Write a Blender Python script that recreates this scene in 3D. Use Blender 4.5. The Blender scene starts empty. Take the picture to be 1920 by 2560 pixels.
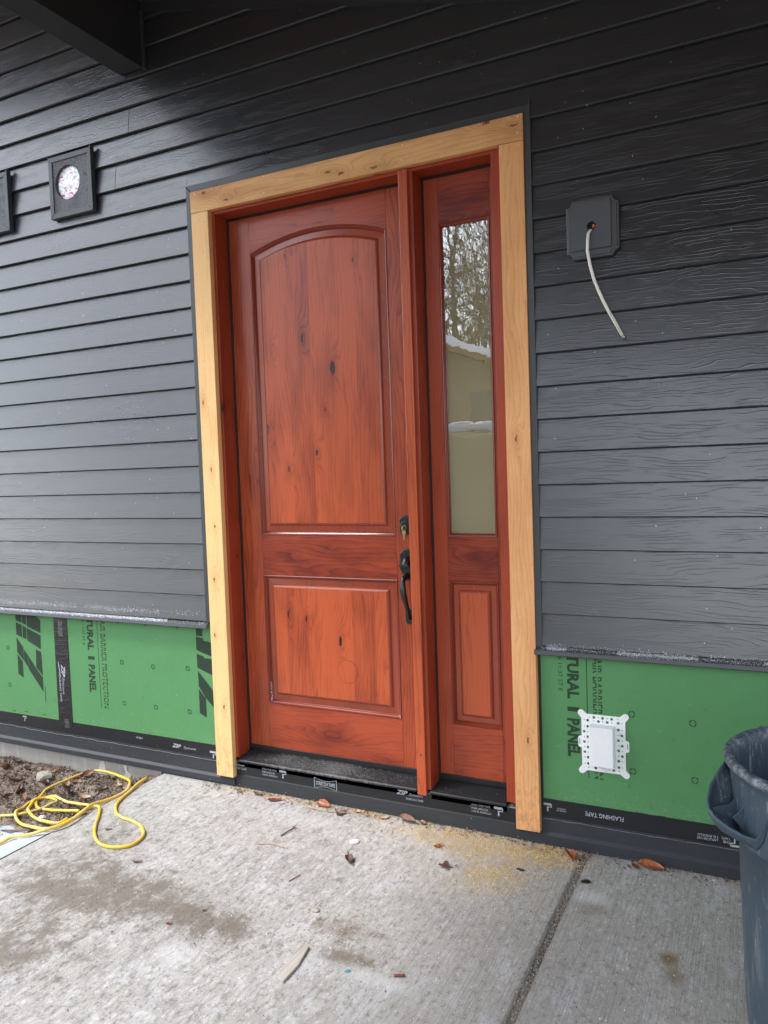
import bpy, bmesh, math, random
from mathutils import Vector, Matrix, noise as mnoise

R = math.radians
random.seed(7)
scene = bpy.context.scene
COL = scene.collection

# ------------------------------------------------------------------ camera
cd = bpy.data.cameras.new('camera')
cam = bpy.data.objects.new('camera', cd)
COL.objects.link(cam)
cd.sensor_fit = 'HORIZONTAL'
cd.sensor_width = 36.0
cd.lens = 36.32
cd.clip_start = 0.05
cd.clip_end = 600
cam.matrix_world = (Matrix.Translation((0, -2.985, 1.520)) @ Matrix.Rotation(0.459906, 4, 'Z')
                    @ Matrix.Rotation(-0.0556879, 4, 'X') @ Matrix.Rotation(0.0340538, 4, 'Y')
                    @ Matrix.Rotation(R(90), 4, 'X'))
scene.camera = cam

# ------------------------------------------------------------------ sky, sun, exposure
SUN_EL, SUN_AZ = 58.0, 238.0
world = bpy.data.worlds.new('World')
scene.world = world
world.use_nodes = True
wt = world.node_tree
wt.nodes.clear()
sky = wt.nodes.new('ShaderNodeTexSky')
sky.sky_type = 'NISHITA'
sky.sun_disc = False
sky.sun_elevation = R(SUN_EL)
sky.sun_rotation = R(SUN_AZ)
sky.air_density = 1.0
sky.dust_density = 1.0
sky.ozone_density = 1.0
hsv = wt.nodes.new('ShaderNodeHueSaturation')
hsv.inputs['Saturation'].default_value = 0.38
bg = wt.nodes.new('ShaderNodeBackground')
bg.inputs['Strength'].default_value = 0.15
wo = wt.nodes.new('ShaderNodeOutputWorld')
wt.links.new(sky.outputs[0], hsv.inputs['Color'])
wt.links.new(hsv.outputs[0], bg.inputs['Color'])
wt.links.new(bg.outputs[0], wo.inputs['Surface'])

sd = bpy.data.lights.new('sun', 'SUN')
sd.energy = 0.95
sd.angle = R(10)
sd.color = (1.0, 0.97, 0.93)
sun = bpy.data.objects.new('sun', sd)
COL.objects.link(sun)
_d = Vector((math.sin(R(SUN_AZ)) * math.cos(R(SUN_EL)), math.cos(R(SUN_AZ)) * math.cos(R(SUN_EL)), math.sin(R(SUN_EL))))
sun.rotation_euler = _d.to_track_quat('Z', 'Y').to_euler()

scene.view_settings.view_transform = 'Standard'
scene.view_settings.look = 'None'
scene.view_settings.exposure = 1.95
scene.view_settings.gamma = 1.0
scene.view_settings.use_curve_mapping = False

# ------------------------------------------------------------------ node helpers
class S:
    """a shader value: a socket or a number, with arithmetic"""
    def __init__(s, nt, v): s.nt, s.v = nt, v
    def m(s, op, o=0.0, c=None):
        n = s.nt.nodes.new('ShaderNodeMath'); n.operation = op
        for i, q in enumerate((s, o) if c is None else (s, o, c)):
            q = q.v if isinstance(q, S) else q
            if isinstance(q, (int, float)): n.inputs[i].default_value = q
            else: s.nt.links.new(q, n.inputs[i])
        return S(s.nt, n.outputs[0])
    def __add__(s, o): return s.m('ADD', o)
    def __radd__(s, o): return s.m('ADD', o)
    def __sub__(s, o): return s.m('SUBTRACT', o)
    def __rsub__(s, o): return S(s.nt, o).m('SUBTRACT', s)
    def __mul__(s, o): return s.m('MULTIPLY', o)
    def __rmul__(s, o): return s.m('MULTIPLY', o)
    def __truediv__(s, o): return s.m('DIVIDE', o)
    def fract(s): return s.m('FRACT')
    def floor(s): return s.m('FLOOR')
    def abs(s): return s.m('ABSOLUTE')
    def exp(s): return s.m('EXPONENT')
    def sin(s): return s.m('SINE')
    def pow(s, k): return s.m('POWER', k)
    def clamp(s):
        r = s.m('ADD', 0.0); r.v.node.use_clamp = True; return r
    def smooth(s, a, b, lo=0.0, hi=1.0):
        n = s.nt.nodes.new('ShaderNodeMapRange'); n.interpolation_type = 'SMOOTHSTEP'
        s.nt.links.new(s.v, n.inputs[0])
        for i, q in enumerate((a, b, lo, hi)): n.inputs[i + 1].default_value = q
        return S(s.nt, n.outputs[0])

class Mat:
    def __init__(self, name, rough=0.6, color=None, spec=0.5, metal=0.0):
        self.m = bpy.data.materials.new(name); self.m.use_nodes = True
        self.nt = self.m.node_tree
        self.b = self.nt.nodes['Principled BSDF']
        self.b.inputs['Roughness'].default_value = rough
        self.b.inputs['Specular IOR Level'].default_value = spec
        self.b.inputs['Metallic'].default_value = metal
        if color: self.b.inputs['Base Color'].default_value = (*color, 1)
        g = self.nt.nodes.new('ShaderNodeNewGeometry')
        sp = self.nt.nodes.new('ShaderNodeSeparateXYZ')
        self.nt.links.new(g.outputs['Position'], sp.inputs[0])
        self.x, self.y, self.z = (S(self.nt, sp.outputs[i]) for i in range(3))
        sn = self.nt.nodes.new('ShaderNodeSeparateXYZ')
        self.nt.links.new(g.outputs['Normal'], sn.inputs[0])
        self.nx, self.ny, self.nz = (S(self.nt, sn.outputs[i]) for i in range(3))
        oi = self.nt.nodes.new('ShaderNodeObjectInfo')
        self.r = S(self.nt, oi.outputs['Random'])
    def vec(self, a, b, c=0.0):
        n = self.nt.nodes.new('ShaderNodeCombineXYZ')
        for i, q in enumerate((a, b, c)):
            q = q.v if isinstance(q, S) else q
            if isinstance(q, (int, float)): n.inputs[i].default_value = q
            else: self.nt.links.new(q, n.inputs[i])
        return n.outputs[0]
    def noise(self, a, b, c=0.0, detail=3.0, rough=0.55, scale=1.0, dist=0.0):
        n = self.nt.nodes.new('ShaderNodeTexNoise')
        self.nt.links.new(self.vec(a, b, c), n.inputs['Vector'])
        n.inputs['Scale'].default_value = scale
        n.inputs['Detail'].default_value = detail
        n.inputs['Roughness'].default_value = rough
        n.inputs['Distortion'].default_value = dist
        return S(self.nt, n.outputs['Fac'])
    def vor(self, a, b, c=0.0, scale=1.0, feature='F1'):
        n = self.nt.nodes.new('ShaderNodeTexVoronoi'); n.feature = feature
        self.nt.links.new(self.vec(a, b, c), n.inputs['Vector'])
        n.inputs['Scale'].default_value = scale
        return S(self.nt, n.outputs['Distance'])
    def white(self, a, b=0.0):
        n = self.nt.nodes.new('ShaderNodeTexWhiteNoise')
        self.nt.links.new(self.vec(a, b), n.inputs['Vector'])
        return S(self.nt, n.outputs['Value'])
    def mix(self, fac, c1, c2):
        n = self.nt.nodes.new('ShaderNodeMix'); n.data_type = 'RGBA'
        for i, q in ((0, fac), (6, c1), (7, c2)):
            if isinstance(q, S): q = q.v
            if isinstance(q, tuple): n.inputs[i].default_value = (*q, 1)
            elif isinstance(q, (int, float)): n.inputs[i].default_value = q
            else: self.nt.links.new(q, n.inputs[i])
        return n.outputs[2]
    def color(self, c): self.nt.links.new(c, self.b.inputs['Base Color'])
    def rough(self, s): self.nt.links.new(s.v, self.b.inputs['Roughness'])
    def bump(self, h, dist=0.001, strength=1.0):
        n = self.nt.nodes.new('ShaderNodeBump')
        n.inputs['Distance'].default_value = dist
        n.inputs['Strength'].default_value = strength
        self.nt.links.new(h.v, n.inputs['Height'])
        self.nt.links.new(n.outputs[0], self.b.inputs['Normal'])

# ------------------------------------------------------------------ materials
def plain(name, col, rough=0.6, spec=0.5, metal=0.0, var=0.15, sc=30.0, bmp=0.0):
    M = Mat(name, rough, col, spec, metal)
    n = M.noise(M.x * sc, M.y * sc, M.z * sc, 4.0)
    k = tuple(c * (1 - var) for c in col); l = tuple(min(1, c * (1 + var)) for c in col)
    M.color(M.mix(n, k, l))
    M.rough((n * 0.2 + (rough - 0.1)).clamp())
    if bmp: M.bump(n, bmp)
    return M.m

def siding_material():
    M = Mat('siding_paint', 0.4, spec=0.8)
    M.b.inputs['IOR'].default_value = 1.6
    u, v = M.x + M.r * 41.0, M.z + M.r * 17.0
    w = M.noise(u * 1.6, v * 7.0, M.r * 9.0, 3.0, 0.5)
    w2 = M.noise(u * 9.0, v * 30.0, 0.0, 2.0)
    g = v * 82.0 + w * 11.0 + w2 * 1.2
    tri = ((g.fract() - 0.5).abs() * 2.0)
    ridge = tri.smooth(0.70, 1.0)
    mask = M.noise(u * 5.0, v * 26.0, 3.0, 2.0).smooth(0.40, 0.56)
    g2 = v * 210.0 + w * 24.0
    r2 = (((g2.fract() - 0.5).abs() * 2.0).smooth(0.5, 1.0)) * M.noise(u * 14.0, v * 60.0, 5.0, 2.0).smooth(0.5, 0.62)
    h = ridge * mask * 1.0 + r2 * 0.35 + M.noise(u * 120.0, v * 300.0, 0.0, 2.0) * 0.12
    M.bump(h, 0.0009, 0.36)
    sm = M.noise(M.x * 2.2, M.z * 3.1, 1.0, 4.0)
    smu = M.noise(M.x * 9.0, M.z * 14.0, 4.0, 5.0, 0.7).smooth(0.60, 0.74)
    c = M.mix(sm, (0.0180, 0.0220, 0.0280), (0.0240, 0.0280, 0.0335))
    c = M.mix(M.r * 0.35, c, (0.040, 0.045, 0.052))
    c = M.mix(smu * 0.35, c, (0.085, 0.085, 0.085))
    fl = M.white((M.x * 330.0).floor(), (M.z * 330.0).floor()).m('GREATER_THAN', 0.99985)
    c = M.mix(fl, c, (0.6, 0.6, 0.6))
    M.color(c)
    M.rough((sm * 0.10 + 0.24 + smu * 0.10).clamp())
    return M.m

def trim_material(name, col, rough=0.38):
    M = Mat(name, rough)
    n = M.noise(M.x * 14.0, M.y * 14.0, M.z * 6.0, 4.0)
    sc = M.noise(M.x * 60.0, M.y * 60.0, M.z * 22.0, 5.0, 0.7).smooth(0.68, 0.76)
    c = M.mix(n, tuple(k * .88 for k in col), tuple(k * 1.1 for k in col))
    M.color(M.mix(sc * 0.5, c, (0.22, 0.22, 0.22)))
    M.rough((n * 0.2 + (rough - 0.08)).clamp())
    M.bump(n, 0.0008, 0.3)
    return M.m

def wood_material(name, axis, light, dark, knots=(), rough=0.3, spacing=60.0, stave=0.0, knot_col=(0.02, 0.008, 0.006),
                  blotch=0.55, line=0.5, fleck=0.0, fibw=0.36, coat=0.0, soil=0.0):
    M = Mat(name, rough, spec=0.38)
    if coat:
        M.b.inputs['Coat Weight'].default_value = coat
        M.b.inputs['Coat Roughness'].default_value = 0.16
    if axis == 'z': a0, b0 = M.z, M.x + M.y * 0.9
    elif axis == 'y': a0, b0 = M.y, M.x + M.z * 0.9
    else: a0, b0 = M.x, M.z + M.y * 0.9
    st = M.r * 1.0
    if stave:
        cell = (b0 / stave + M.r * 5.0 + 0.37).floor()
        st = M.white(cell, 3.0)
    a, b = a0 + M.r * 23.0 + st * 11.0, b0 + M.r * 7.0
    w = M.noise(a * 1.3, b * 7.0, st * 5.0, 3.0, 0.5)
    w2 = M.noise(a * 6.0, b * 30.0, st * 5.0, 2.0)
    g = b * spacing + w * (spacing * 0.16) + w2 * 0.7
    kd, halo, bend = None, None, None
    wa = (M.noise(a0 * 40.0, b0 * 60.0, 7.0, 3.0, 0.7) - 0.5) if knots else None
    for (ka, kb, s, dk) in knots:
        ex = ((a0 - ka) / (0.085 * s)).pow(2.0)
        ey = ((b0 - kb) / (0.030 * s)).pow(2.0)
        bl = (0.0 - (ex + ey)).exp()
        cx = ((a0 - ka + wa * 0.030) / (0.028 * s)).pow(2.0)
        cy = ((b0 - kb + wa * 0.022) / (0.0100 * s)).pow(2.0)
        co = (0.0 - (cx + cy)).exp() * dk
        bend = bl if bend is None else bend + bl
        kd = co if kd is None else kd + co
    if bend is not None: g = g + bend * 3.4
    ln = g.fract().pow(4.0)
    fib = M.noise(a * 7.0, b * 260.0, 0.0, 3.0, 0.6)
    bt = M.noise(a * 2.6, b * 9.0, st * 9.0, 4.0, 0.6).smooth(0.34, 0.72)
    f = ln * line + fib * fibw + bt * blotch * 1.2 + (st - 0.5) * 0.55 - 0.24
    if bend is not None: f = f + bend * 0.34
    c = M.mix(f.clamp(), light, dark)
    if fleck:
        fk = M.noise(a * 45.0, b * 420.0, 1.0, 2.0).smooth(0.64, 0.72)
        c = M.mix(fk * fleck, c, tuple(k * 0.45 for k in dark))
    if kd is not None:
        wob = M.noise(a * 120.0, b * 220.0, 2.0, 3.0)
        kk = (kd + (wob - 0.5) * 0.8).smooth(0.42, 0.66)
        c = M.mix(kk, c, knot_col)
    if soil:
        so = M.noise(M.x * 38.0, M.z * 26.0, M.y * 38.0, 5.0, 0.75) + M.z.smooth(0.42, 0.05) * 0.16
        c = M.mix(so.smooth(0.62, 0.74) * soil, c, (0.12, 0.105, 0.085))
    M.color(c)
    M.rough(((fib * 0.16 if line else bt * 0.1) + ln * (0.06 if line else 0.0) + (rough - 0.08)).clamp())
    M.bump(fib * 0.6 - ln * 0.4 if line else bt, 0.0004, 0.35)
    return M.m

def concrete_material():
    M = Mat('concrete', 0.85, spec=0.35)
    x, y = M.x, M.y
    big = M.noise(x * 1.5, y * 1.9, 2.0, 5.0, 0.6)
    mid = M.noise(x * 9.0, y * 5.0, 4.0, 6.0, 0.72)
    fin = M.noise(x * 60.0, y * 36.0, 7.0, 5.0, 0.75)
    grit = M.noise(x * 320.0, y * 320.0, 1.0, 2.0)
    right = x.smooth(-1.5, -0.7)
    broom = M.noise(x * 210.0, y * 4.0, 0.0, 3.0, 0.7)
    crk = M.vor(x * 26.0 + mid * 4.0, y * 16.0 + big * 3.0, 0.0, 1.0, 'DISTANCE_TO_EDGE').smooth(0.0, 0.05)
    wz = (0.0 - (((x + 1.55) / 0.42).pow(2.0) + ((y + 1.25) / 0.26).pow(2.0))).exp()
    wr = (1.0 - crk) * (M.noise(x * 5.0, y * 5.0, 8.0, 3.0).smooth(0.50, 0.6) * (1.0 - right) + wz).clamp()
    rag = M.noise(x * 42.0 + mid * 3.0, y * 13.0, 3.0, 8.0, 0.82)
    c = M.mix(big.smooth(0.3, 0.7), (0.315, 0.305, 0.290), (0.40, 0.388, 0.37))
    c = M.mix(right * 0.6, c, (0.335, 0.32, 0.285))
    c = M.mix(mid.smooth(0.52, 0.60) * 0.5, c, (0.46, 0.46, 0.48))
    c = M.mix((1.0 - right * 0.8) * rag.smooth(0.52, 0.60) * 0.7, c, (0.54, 0.53, 0.525))
    c = M.mix((1.0 - right * 0.7) * rag.smooth(0.47, 0.40) * 0.75, c, (0.150, 0.134, 0.118))
    c = M.mix(fin.smooth(0.55, 0.61) * 0.6, c, (0.15, 0.14, 0.125))
    c = M.mix(fin.smooth(0.44, 0.34) * 0.45, c, (0.66, 0.66, 0.66))
    c = M.mix(broom.smooth(0.47, 0.62) * (right * 0.32 + 0.14), c, (0.20, 0.19, 0.175))
    c = M.mix(wr * 0.35, c, (0.24, 0.22, 0.20))
    def blob(cx, cy, rx, ry):
        return (0.0 - (((x - cx) / rx).pow(2.0) + ((y - cy) / ry).pow(2.0))).exp()
    nz = M.noise(x * 13.0, y * 9.0, 9.0, 6.0, 0.75)
    grime = (blob(-2.42, -0.98, 0.34, 0.22) + blob(-2.02, -0.95, 0.32, 0.16) + blob(-1.64, -1.0, 0.20, 0.10)
             + blob(-2.2, -1.35, 0.3, 0.2) + blob(-2.5, -0.62, 0.22, 0.16) * 0.6)
    c = M.mix((grime * 0.42 + nz * 1.9 + rag * 1.5).smooth(1.86, 2.26) * 0.85, c, (0.135, 0.112, 0.090))
    br = (blob(-1.25, -0.83, 0.13, 0.07) + blob(-1.19, -0.96, 0.10, 0.05)) * 1.05
    c = M.mix((br * .55 + nz * 1.6 + rag).smooth(1.52, 1.92) * 0.85, c, (0.15, 0.115, 0.085))
    st = blob(-0.277, -0.577, 0.030, 0.032) * 1.3 + blob(-0.25, -0.655, 0.035, 0.05) + blob(-0.53, -0.40, 0.06, 0.05) * 0.6
    c = M.mix((st + nz * 0.9 - 0.65).clamp(), c, (0.19, 0.13, 0.075))
    wh = blob(-0.55, -0.33, 0.10, 0.06) + blob(-1.70, -1.16, 0.10, 0.10) + blob(-1.05, -1.02, 0.16, 0.05) + blob(-1.85, -0.2, 0.5, 0.12) * 0.7
    c = M.mix((wh + nz * 1.2 - 1.05).clamp() * 0.8, c, (0.58, 0.59, 0.60))
    # ochre sawdust ground into the surface in front of the door
    sd1 = blob(-1.12, -0.12, 0.34, 0.10) + blob(-0.93, -0.33, 0.16, 0.13) * 0.9 + blob(-1.75, -0.02, 0.6, 0.045) * 0.7 + blob(-0.75, -0.06, 0.16, 0.12)
    c = M.mix((sd1 * 1.1 + nz * 1.5 - 1.15).clamp() * 0.8, c, (0.40, 0.28, 0.12))
    c = M.mix((blob(-0.80, -0.07, 0.10, 0.05) + nz * 1.2 - 1.05).clamp() * 0.8, c, (0.14, 0.075, 0.035))
    dj = (0.0 - ((x + 0.638) / 0.020).pow(2.0)).exp()
    c = M.mix((dj * 1.1 + nz * 1.1 - 0.75).clamp() * 0.8, c, (0.12, 0.095, 0.07))
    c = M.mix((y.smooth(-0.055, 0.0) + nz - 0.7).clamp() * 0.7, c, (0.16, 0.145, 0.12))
    c = M.mix(grit.smooth(0.62, 0.72) * 0.5, c, (0.10, 0.09, 0.08))
    yl = M.noise(x * 30.0, y * 20.0, 12.0, 5.0, 0.7).smooth(0.58, 0.68) * blob(-0.17, -0.85, 0.16, 0.14)
    c = M.mix(yl * 0.8, c, (0.52, 0.44, 0.26))
    M.color(c)
    h = mid * 0.8 + rag * 0.8 + fin * 0.9 + grit * 0.22 + broom * (right * 0.5 + 0.14) - wr * 0.2
    M.bump(h, 0.006, 0.55)
    return M.m

def dirt_material():
    M = Mat('dirt', 0.95, spec=0.25)
    x, y, z = M.x, M.y, M.z
    n = M.noise(x * 7.0, y * 7.0, z * 7.0, 6.0, 0.7)
    f = M.noise(x * 70.0, y * 70.0, z * 70.0, 4.0, 0.7)
    c = M.mix(n.smooth(0.35, 0.65), (0.10, 0.075, 0.058), (0.24, 0.19, 0.155))
    c = M.mix(f.smooth(0.5, 0.66) * 0.6, c, (0.30, 0.25, 0.21))
    c = M.mix(f.smooth(0.50, 0.30) * 0.5, c, (0.05, 0.036, 0.028))
    sn = (M.noise(x * 0.35, y * 0.35, 5.0, 4.0).smooth(0.56, 0.62)) * y.smooth(-8.0, -10.0)
    c = M.mix(sn * 0.85, c, (0.62, 0.64, 0.68))
    M.color(c)
    M.bump(n * 0.7 + f * 0.5, 0.008, 0.8)
    return M.m

def sheathing_material():
    M = Mat('green_sheathing', 0.62, spec=0.4)
    x, z = M.x, M.z
    n = M.noise(x * 6.0, z * 6.0, 1.0, 5.0, 0.6)
    f = M.noise(x * 90.0, z * 190.0, 1.0, 3.0, 0.6)
    dk = M.noise(x * 26.0, z * 22.0, 4.0, 6.0, 0.8).smooth(0.58, 0.68)
    lt = M.noise(x * 34.0, z * 40.0, 9.0, 6.0, 0.8).smooth(0.62, 0.70)
    c = M.mix(n, (0.066, 0.205, 0.074), (0.088, 0.245, 0.094))
    c = M.mix(f * 0.25, c, (0.07, 0.27, 0.085))
    c = M.mix(dk * 0.5, c, (0.04, 0.12, 0.04))
    c = M.mix(lt * 0.40, c, (0.34, 0.52, 0.32))
    mud = (M.noise(x * 70.0, z * 70.0, 6.0, 5.0, 0.8) + z.smooth(0.34, 0.18) * 0.14).smooth(0.68, 0.74)
    c = M.mix(mud * 0.6, c, (0.26, 0.24, 0.17))
    fl = M.vor(x * 30.0, z * 30.0, 2.0).smooth(0.075, 0.045) * M.white((x * 30.0).floor(), (z * 30.0).floor()).m('GREATER_THAN', 0.93)
    c = M.mix(fl * 0.8, c, (0.6, 0.6, 0.52))
    M.color(c)
    M.bump(f * 0.5 + n * 0.5, 0.0012, 0.35)
    return M.m

def tape_material(name, col, rough, wr=0.0012):
    M = Mat(name, rough, spec=0.5)
    x, z = M.x, M.z
    w = M.noise(x * 9.0, z * 34.0, 1.0, 5.0, 0.65, dist=1.2)
    sc = M.noise(x * 40.0, z * 90.0, 1.0, 6.0, 0.75).smooth(0.66, 0.74)
    fl = M.vor(x * 45.0, z * 45.0, 2.0).smooth(0.10, 0.05) * M.white((x * 45.0).floor(), (z * 45.0).floor()).m('GREATER_THAN', 0.9)
    c = M.mix(w, tuple(k * .8 for k in col), tuple(k * 1.25 for k in col))
    c = M.mix(sc * 0.35, c, (0.22, 0.22, 0.22))
    c = M.mix(fl * 0.8, c, (0.5, 0.5, 0.5))
    M.color(c)
    M.bump(w, wr, 0.9)
    return M.m

M_SIDING = siding_material()
M_TRIM = trim_material('charcoal_trim', (0.042, 0.047, 0.050))
M_BLOCK = trim_material('charcoal_block', (0.055, 0.064, 0.074), 0.45)
M_GREEN = sheathing_material()
M_TAPE = tape_material('black_tape', (0.010, 0.011, 0.014), 0.38)
M_TAPEV = tape_material('wrinkled_tape', (0.012, 0.012, 0.015), 0.30, 0.004)
M_MEMB = tape_material('membrane', (0.020, 0.023, 0.029), 0.62, 0.002)
M_MEMB2 = tape_material('membrane_low', (0.020, 0.022, 0.025), 0.8, 0.002)
M_INK = plain('black_ink', (0.022, 0.045, 0.025), 0.7, 0.3, var=0.45, sc=90)
M_INKG = plain('worn_black_ink', (0.018, 0.036, 0.021), 0.7, 0.3, var=0.6, sc=160)
M_PRINT = plain('pale_print', (0.34, 0.37, 0.40), 0.6, var=0.45, sc=120)
M_BLACK = plain('black_rubber', (0.008, 0.008, 0.009), 0.5, bmp=0.0003)
M_HW = plain('black_hardware', (0.008, 0.009, 0.010), 0.32, 0.6, var=0.2, sc=60)
M_CONC = concrete_material()
M_DIRT = dirt_material()
M_FROST = plain('frost', (0.80, 0.82, 0.86), 0.7, var=0.1)
M_WHITE = plain('white_plastic', (0.80, 0.81, 0.81), 0.42, var=0.03)
M_BRASS = plain('brass', (0.55, 0.42, 0.20), 0.3, 0.5, 0.9)
M_COPPER = plain('orange_foam', (0.75, 0.22, 0.07), 0.6, var=0.5, sc=160)
M_DARKHOLE = plain('dark_hollow', (0.004, 0.004, 0.004), 0.9)

def foundation_material():
    M = Mat('foundation_concrete', 0.85)
    x, z = M.x, M.z
    n = M.noise(x * 8.0, z * 14.0, 0.0, 6.0, 0.7); f = M.noise(x * 70.0, z * 70.0, 0.0, 4.0, 0.7)
    st = M.noise(x * 26.0, z * 1.5, 3.0, 4.0, 0.6)
    c = M.mix(n, (0.24, 0.225, 0.20), (0.40, 0.38, 0.345))
    c = M.mix(st.smooth(0.5, 0.7) * 0.5, c, (0.46, 0.45, 0.42))
    c = M.mix(f.smooth(0.62, 0.7) * 0.6, c, (0.14, 0.13, 0.11))
    M.color(c); M.bump(n + f * 0.5, 0.004, 0.5)
    return M.m
M_FOUND = foundation_material()

LIGHT, DARK = (0.43, 0.082, 0.027), (0.135, 0.016, 0.008)
LIGHT2, DARK2 = (0.35, 0.058, 0.021), (0.115, 0.013, 0.008)
KU = [(2.131, -1.83, 0.9, 0.9), (1.985, -1.675, 1.25, 1.35), (2.085, -2.002, 0.9, 0.55), (1.721, -2.049, 1.2, 1.2),
      (1.603, -1.775, 0.9, 0.8), (1.534, -1.93, 0.9, 0.7), (2.449, -1.554, 0.5, 0.8), (2.519, -1.908, 0.5, 0.9),
      (1.798, -1.723, 0.4, 0.8), (1.562, -2.097, 0.6, 0.55)]
KL = [(0.842, -1.968, 0.9, 0.75), (0.825, -1.867, 0.6, 1.1), (0.729, -1.688, 1.1, 1.0), (0.729, -2.11, 0.8, 0.4)]
KST = [(1.755, -2.25, 1.1, 1.3), (1.045, -2.285, 0.9, 0.8), (0.281, -2.293, 0.9, 0.95), (2.144, -1.418, 1.1, 0.7), (1.624, -1.421, 0.9, 0.8)]
KR = [(-2.148, 2.640, 1.0, 1.25), (-1.511, 0.238, 1.5, 1.2), (-1.95, 1.10, 1.6, 0.3), (-1.83, 0.34, 1.6, 0.3)]
M_PANEL = wood_material('alder_panel', 'z', LIGHT, DARK, KU + KL, 0.32, 55, stave=0.118, blotch=0.42, line=0.42, coat=0.10)
M_STILE = wood_material('alder_stile', 'z', LIGHT, DARK, KST, 0.32, 60, blotch=0.34, line=0.55, coat=0.10)
M_RAIL = wood_material('alder_rail', 'x', LIGHT2, DARK2, KR, 0.32, 50, blotch=0.55, line=0.45, coat=0.10)
M_SLRAIL = wood_material('alder_sidelight_rail', 'x', LIGHT2, DARK2, [(-1.062, 2.603, 0.9, 1.3), (-1.105, 1.205, 1.4, 0.3)], 0.32, 50, blotch=0.6, line=0.5, coat=0.10)
M_SLSTILE = wood_material('alder_sidelight_stile', 'z', LIGHT2, DARK2, [(0.945, -1.253, 0.8, 0.3)], 0.32, 60, blotch=0.4, line=0.5, coat=0.10)
M_MOULD = wood_material('alder_moulding', 'z', (0.20, 0.032, 0.016), (0.075, 0.010, 0.007), (), 0.26, 60, blotch=0.4, line=0.0, fibw=0.05, coat=0.35)
M_BEVEL = wood_material('alder_bevel', 'z', (0.29, 0.056, 0.025), (0.105, 0.016, 0.009), (), 0.28, 60, blotch=0.55, line=0.0, fibw=0.05, coat=0.35)
M_JAMB = wood_material('alder_jamb', 'z', (0.32, 0.050, 0.019), (0.12, 0.015, 0.008), [(1.835, -2.312, .8, 1.3), (1.12, -2.26, .5, .8), (0.62, -2.25, .9, .5)], 0.34, 60, blotch=0.45, line=0.4)
M_JAMBX = wood_material('alder_head_jamb', 'x', (0.32, 0.050, 0.019), (0.12, 0.015, 0.008), (), 0.34, 60, blotch=0.45, line=0.4)
KC = [(-2.345, 2.831), (-2.219, 2.779), (-1.678, 2.796), (-1.613, 2.778), (-1.458, 2.772), (-0.966, 2.841), (-0.858, 2.81)]
KV = [(-2.4, 0.742), (-2.365, 0.393), (-2.406, 1.863), (-2.375, 1.545), (-2.369, 1.273), (-2.389, 1.013), (-0.858, 0.422), (-0.877, 1.619)]
CL, CDK = (0.79, 0.50, 0.220), (0.54, 0.26, 0.090)
# boards are 3 cm proud, so subtract the y term of the grain coordinate (-0.03 * 0.9)
M_CEDH = wood_material('cedar_head', 'x', (0.73, 0.43, 0.180), (0.44, 0.19, 0.065), [(a, b - 0.027, 0.75, 0.85) for a, b in KC], 0.6, 42, knot_col=(0.16, 0.055, 0.022), blotch=0.5, line=0.4, fleck=0.5)
M_CEDV = wood_material('cedar_leg', 'z', CL, CDK, [(b, a - 0.027, 0.62, 0.85) for a, b in KV], 0.6, 55, knot_col=(0.20, 0.07, 0.03), blotch=0.35, line=0.4, fleck=0.6, soil=0.3)
M_CEDR = wood_material('cedar_right_leg', 'z', (0.76, 0.40, 0.165), (0.50, 0.20, 0.072), [(b, a - 0.027, 0.62, 0.85) for a, b in KV], 0.6, 55, knot_col=(0.20, 0.07, 0.03), blotch=0.35, line=0.4, fleck=0.6, soil=0.3)
M_CEIL = wood_material('stained_ceiling', 'x', (0.17, 0.072, 0.034), (0.09, 0.038, 0.018), (), 0.5, 60)
M_BEAM = trim_material('black_beam', (0.024, 0.028, 0.033), 0.5)
M_BARK = plain('bark', (0.055, 0.045, 0.038), 0.9, var=0.4, sc=8)

def glass_material():
    m = bpy.data.materials.new('coated_glass'); m.use_nodes = True
    nt = m.node_tree; nt.nodes.clear()
    o = nt.nodes.new('ShaderNodeOutputMaterial'); mx = nt.nodes.new('ShaderNodeMixShader')
    tr = nt.nodes.new('ShaderNodeBsdfTransparent'); tr.inputs[0].default_value = (0.93, 0.95, 0.93, 1)
    gl = nt.nodes.new('ShaderNodeBsdfGlossy'); gl.inputs['Roughness'].default_value = 0.0
    fr = nt.nodes.new('ShaderNodeFresnel'); fr.inputs['IOR'].default_value = 3.9
    g = nt.nodes.new('ShaderNodeNewGeometry')
    no = nt.nodes.new('ShaderNodeTexNoise'); no.inputs['Scale'].default_value = 7.0; no.inputs['Detail'].default_value = 2.5
    mp = nt.nodes.new('ShaderNodeMapping'); mp.inputs['Scale'].default_value = (1.0, 1.0, 2.2)
    bp = nt.nodes.new('ShaderNodeBump'); bp.inputs['Distance'].default_value = 0.004; bp.inputs['Strength'].default_value = 0.045
    nt.links.new(g.outputs['Position'], mp.inputs[0]); nt.links.new(mp.outputs[0], no.inputs['Vector'])
    nt.links.new(no.outputs['Fac'], bp.inputs['Height']); nt.links.new(bp.outputs[0], gl.inputs['Normal'])
    inv = nt.nodes.new('ShaderNodeMath'); inv.operation = 'SUBTRACT'; inv.inputs[0].default_value = 1.0
    mul = nt.nodes.new('ShaderNodeMath'); mul.operation = 'MULTIPLY'
    nt.links.new(g.outputs['Backfacing'], inv.inputs[1]); nt.links.new(fr.outputs[0], mul.inputs[0]); nt.links.new(inv.outputs[0], mul.inputs[1])
    nt.links.new(mul.outputs[0], mx.inputs[0]); nt.links.new(tr.outputs[0], mx.inputs[1]); nt.links.new(gl.outputs[0], mx.inputs[2])
    nt.links.new(mx.outputs[0], o.inputs['Surface'])
    return m
M_GLASS = glass_material()
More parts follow.
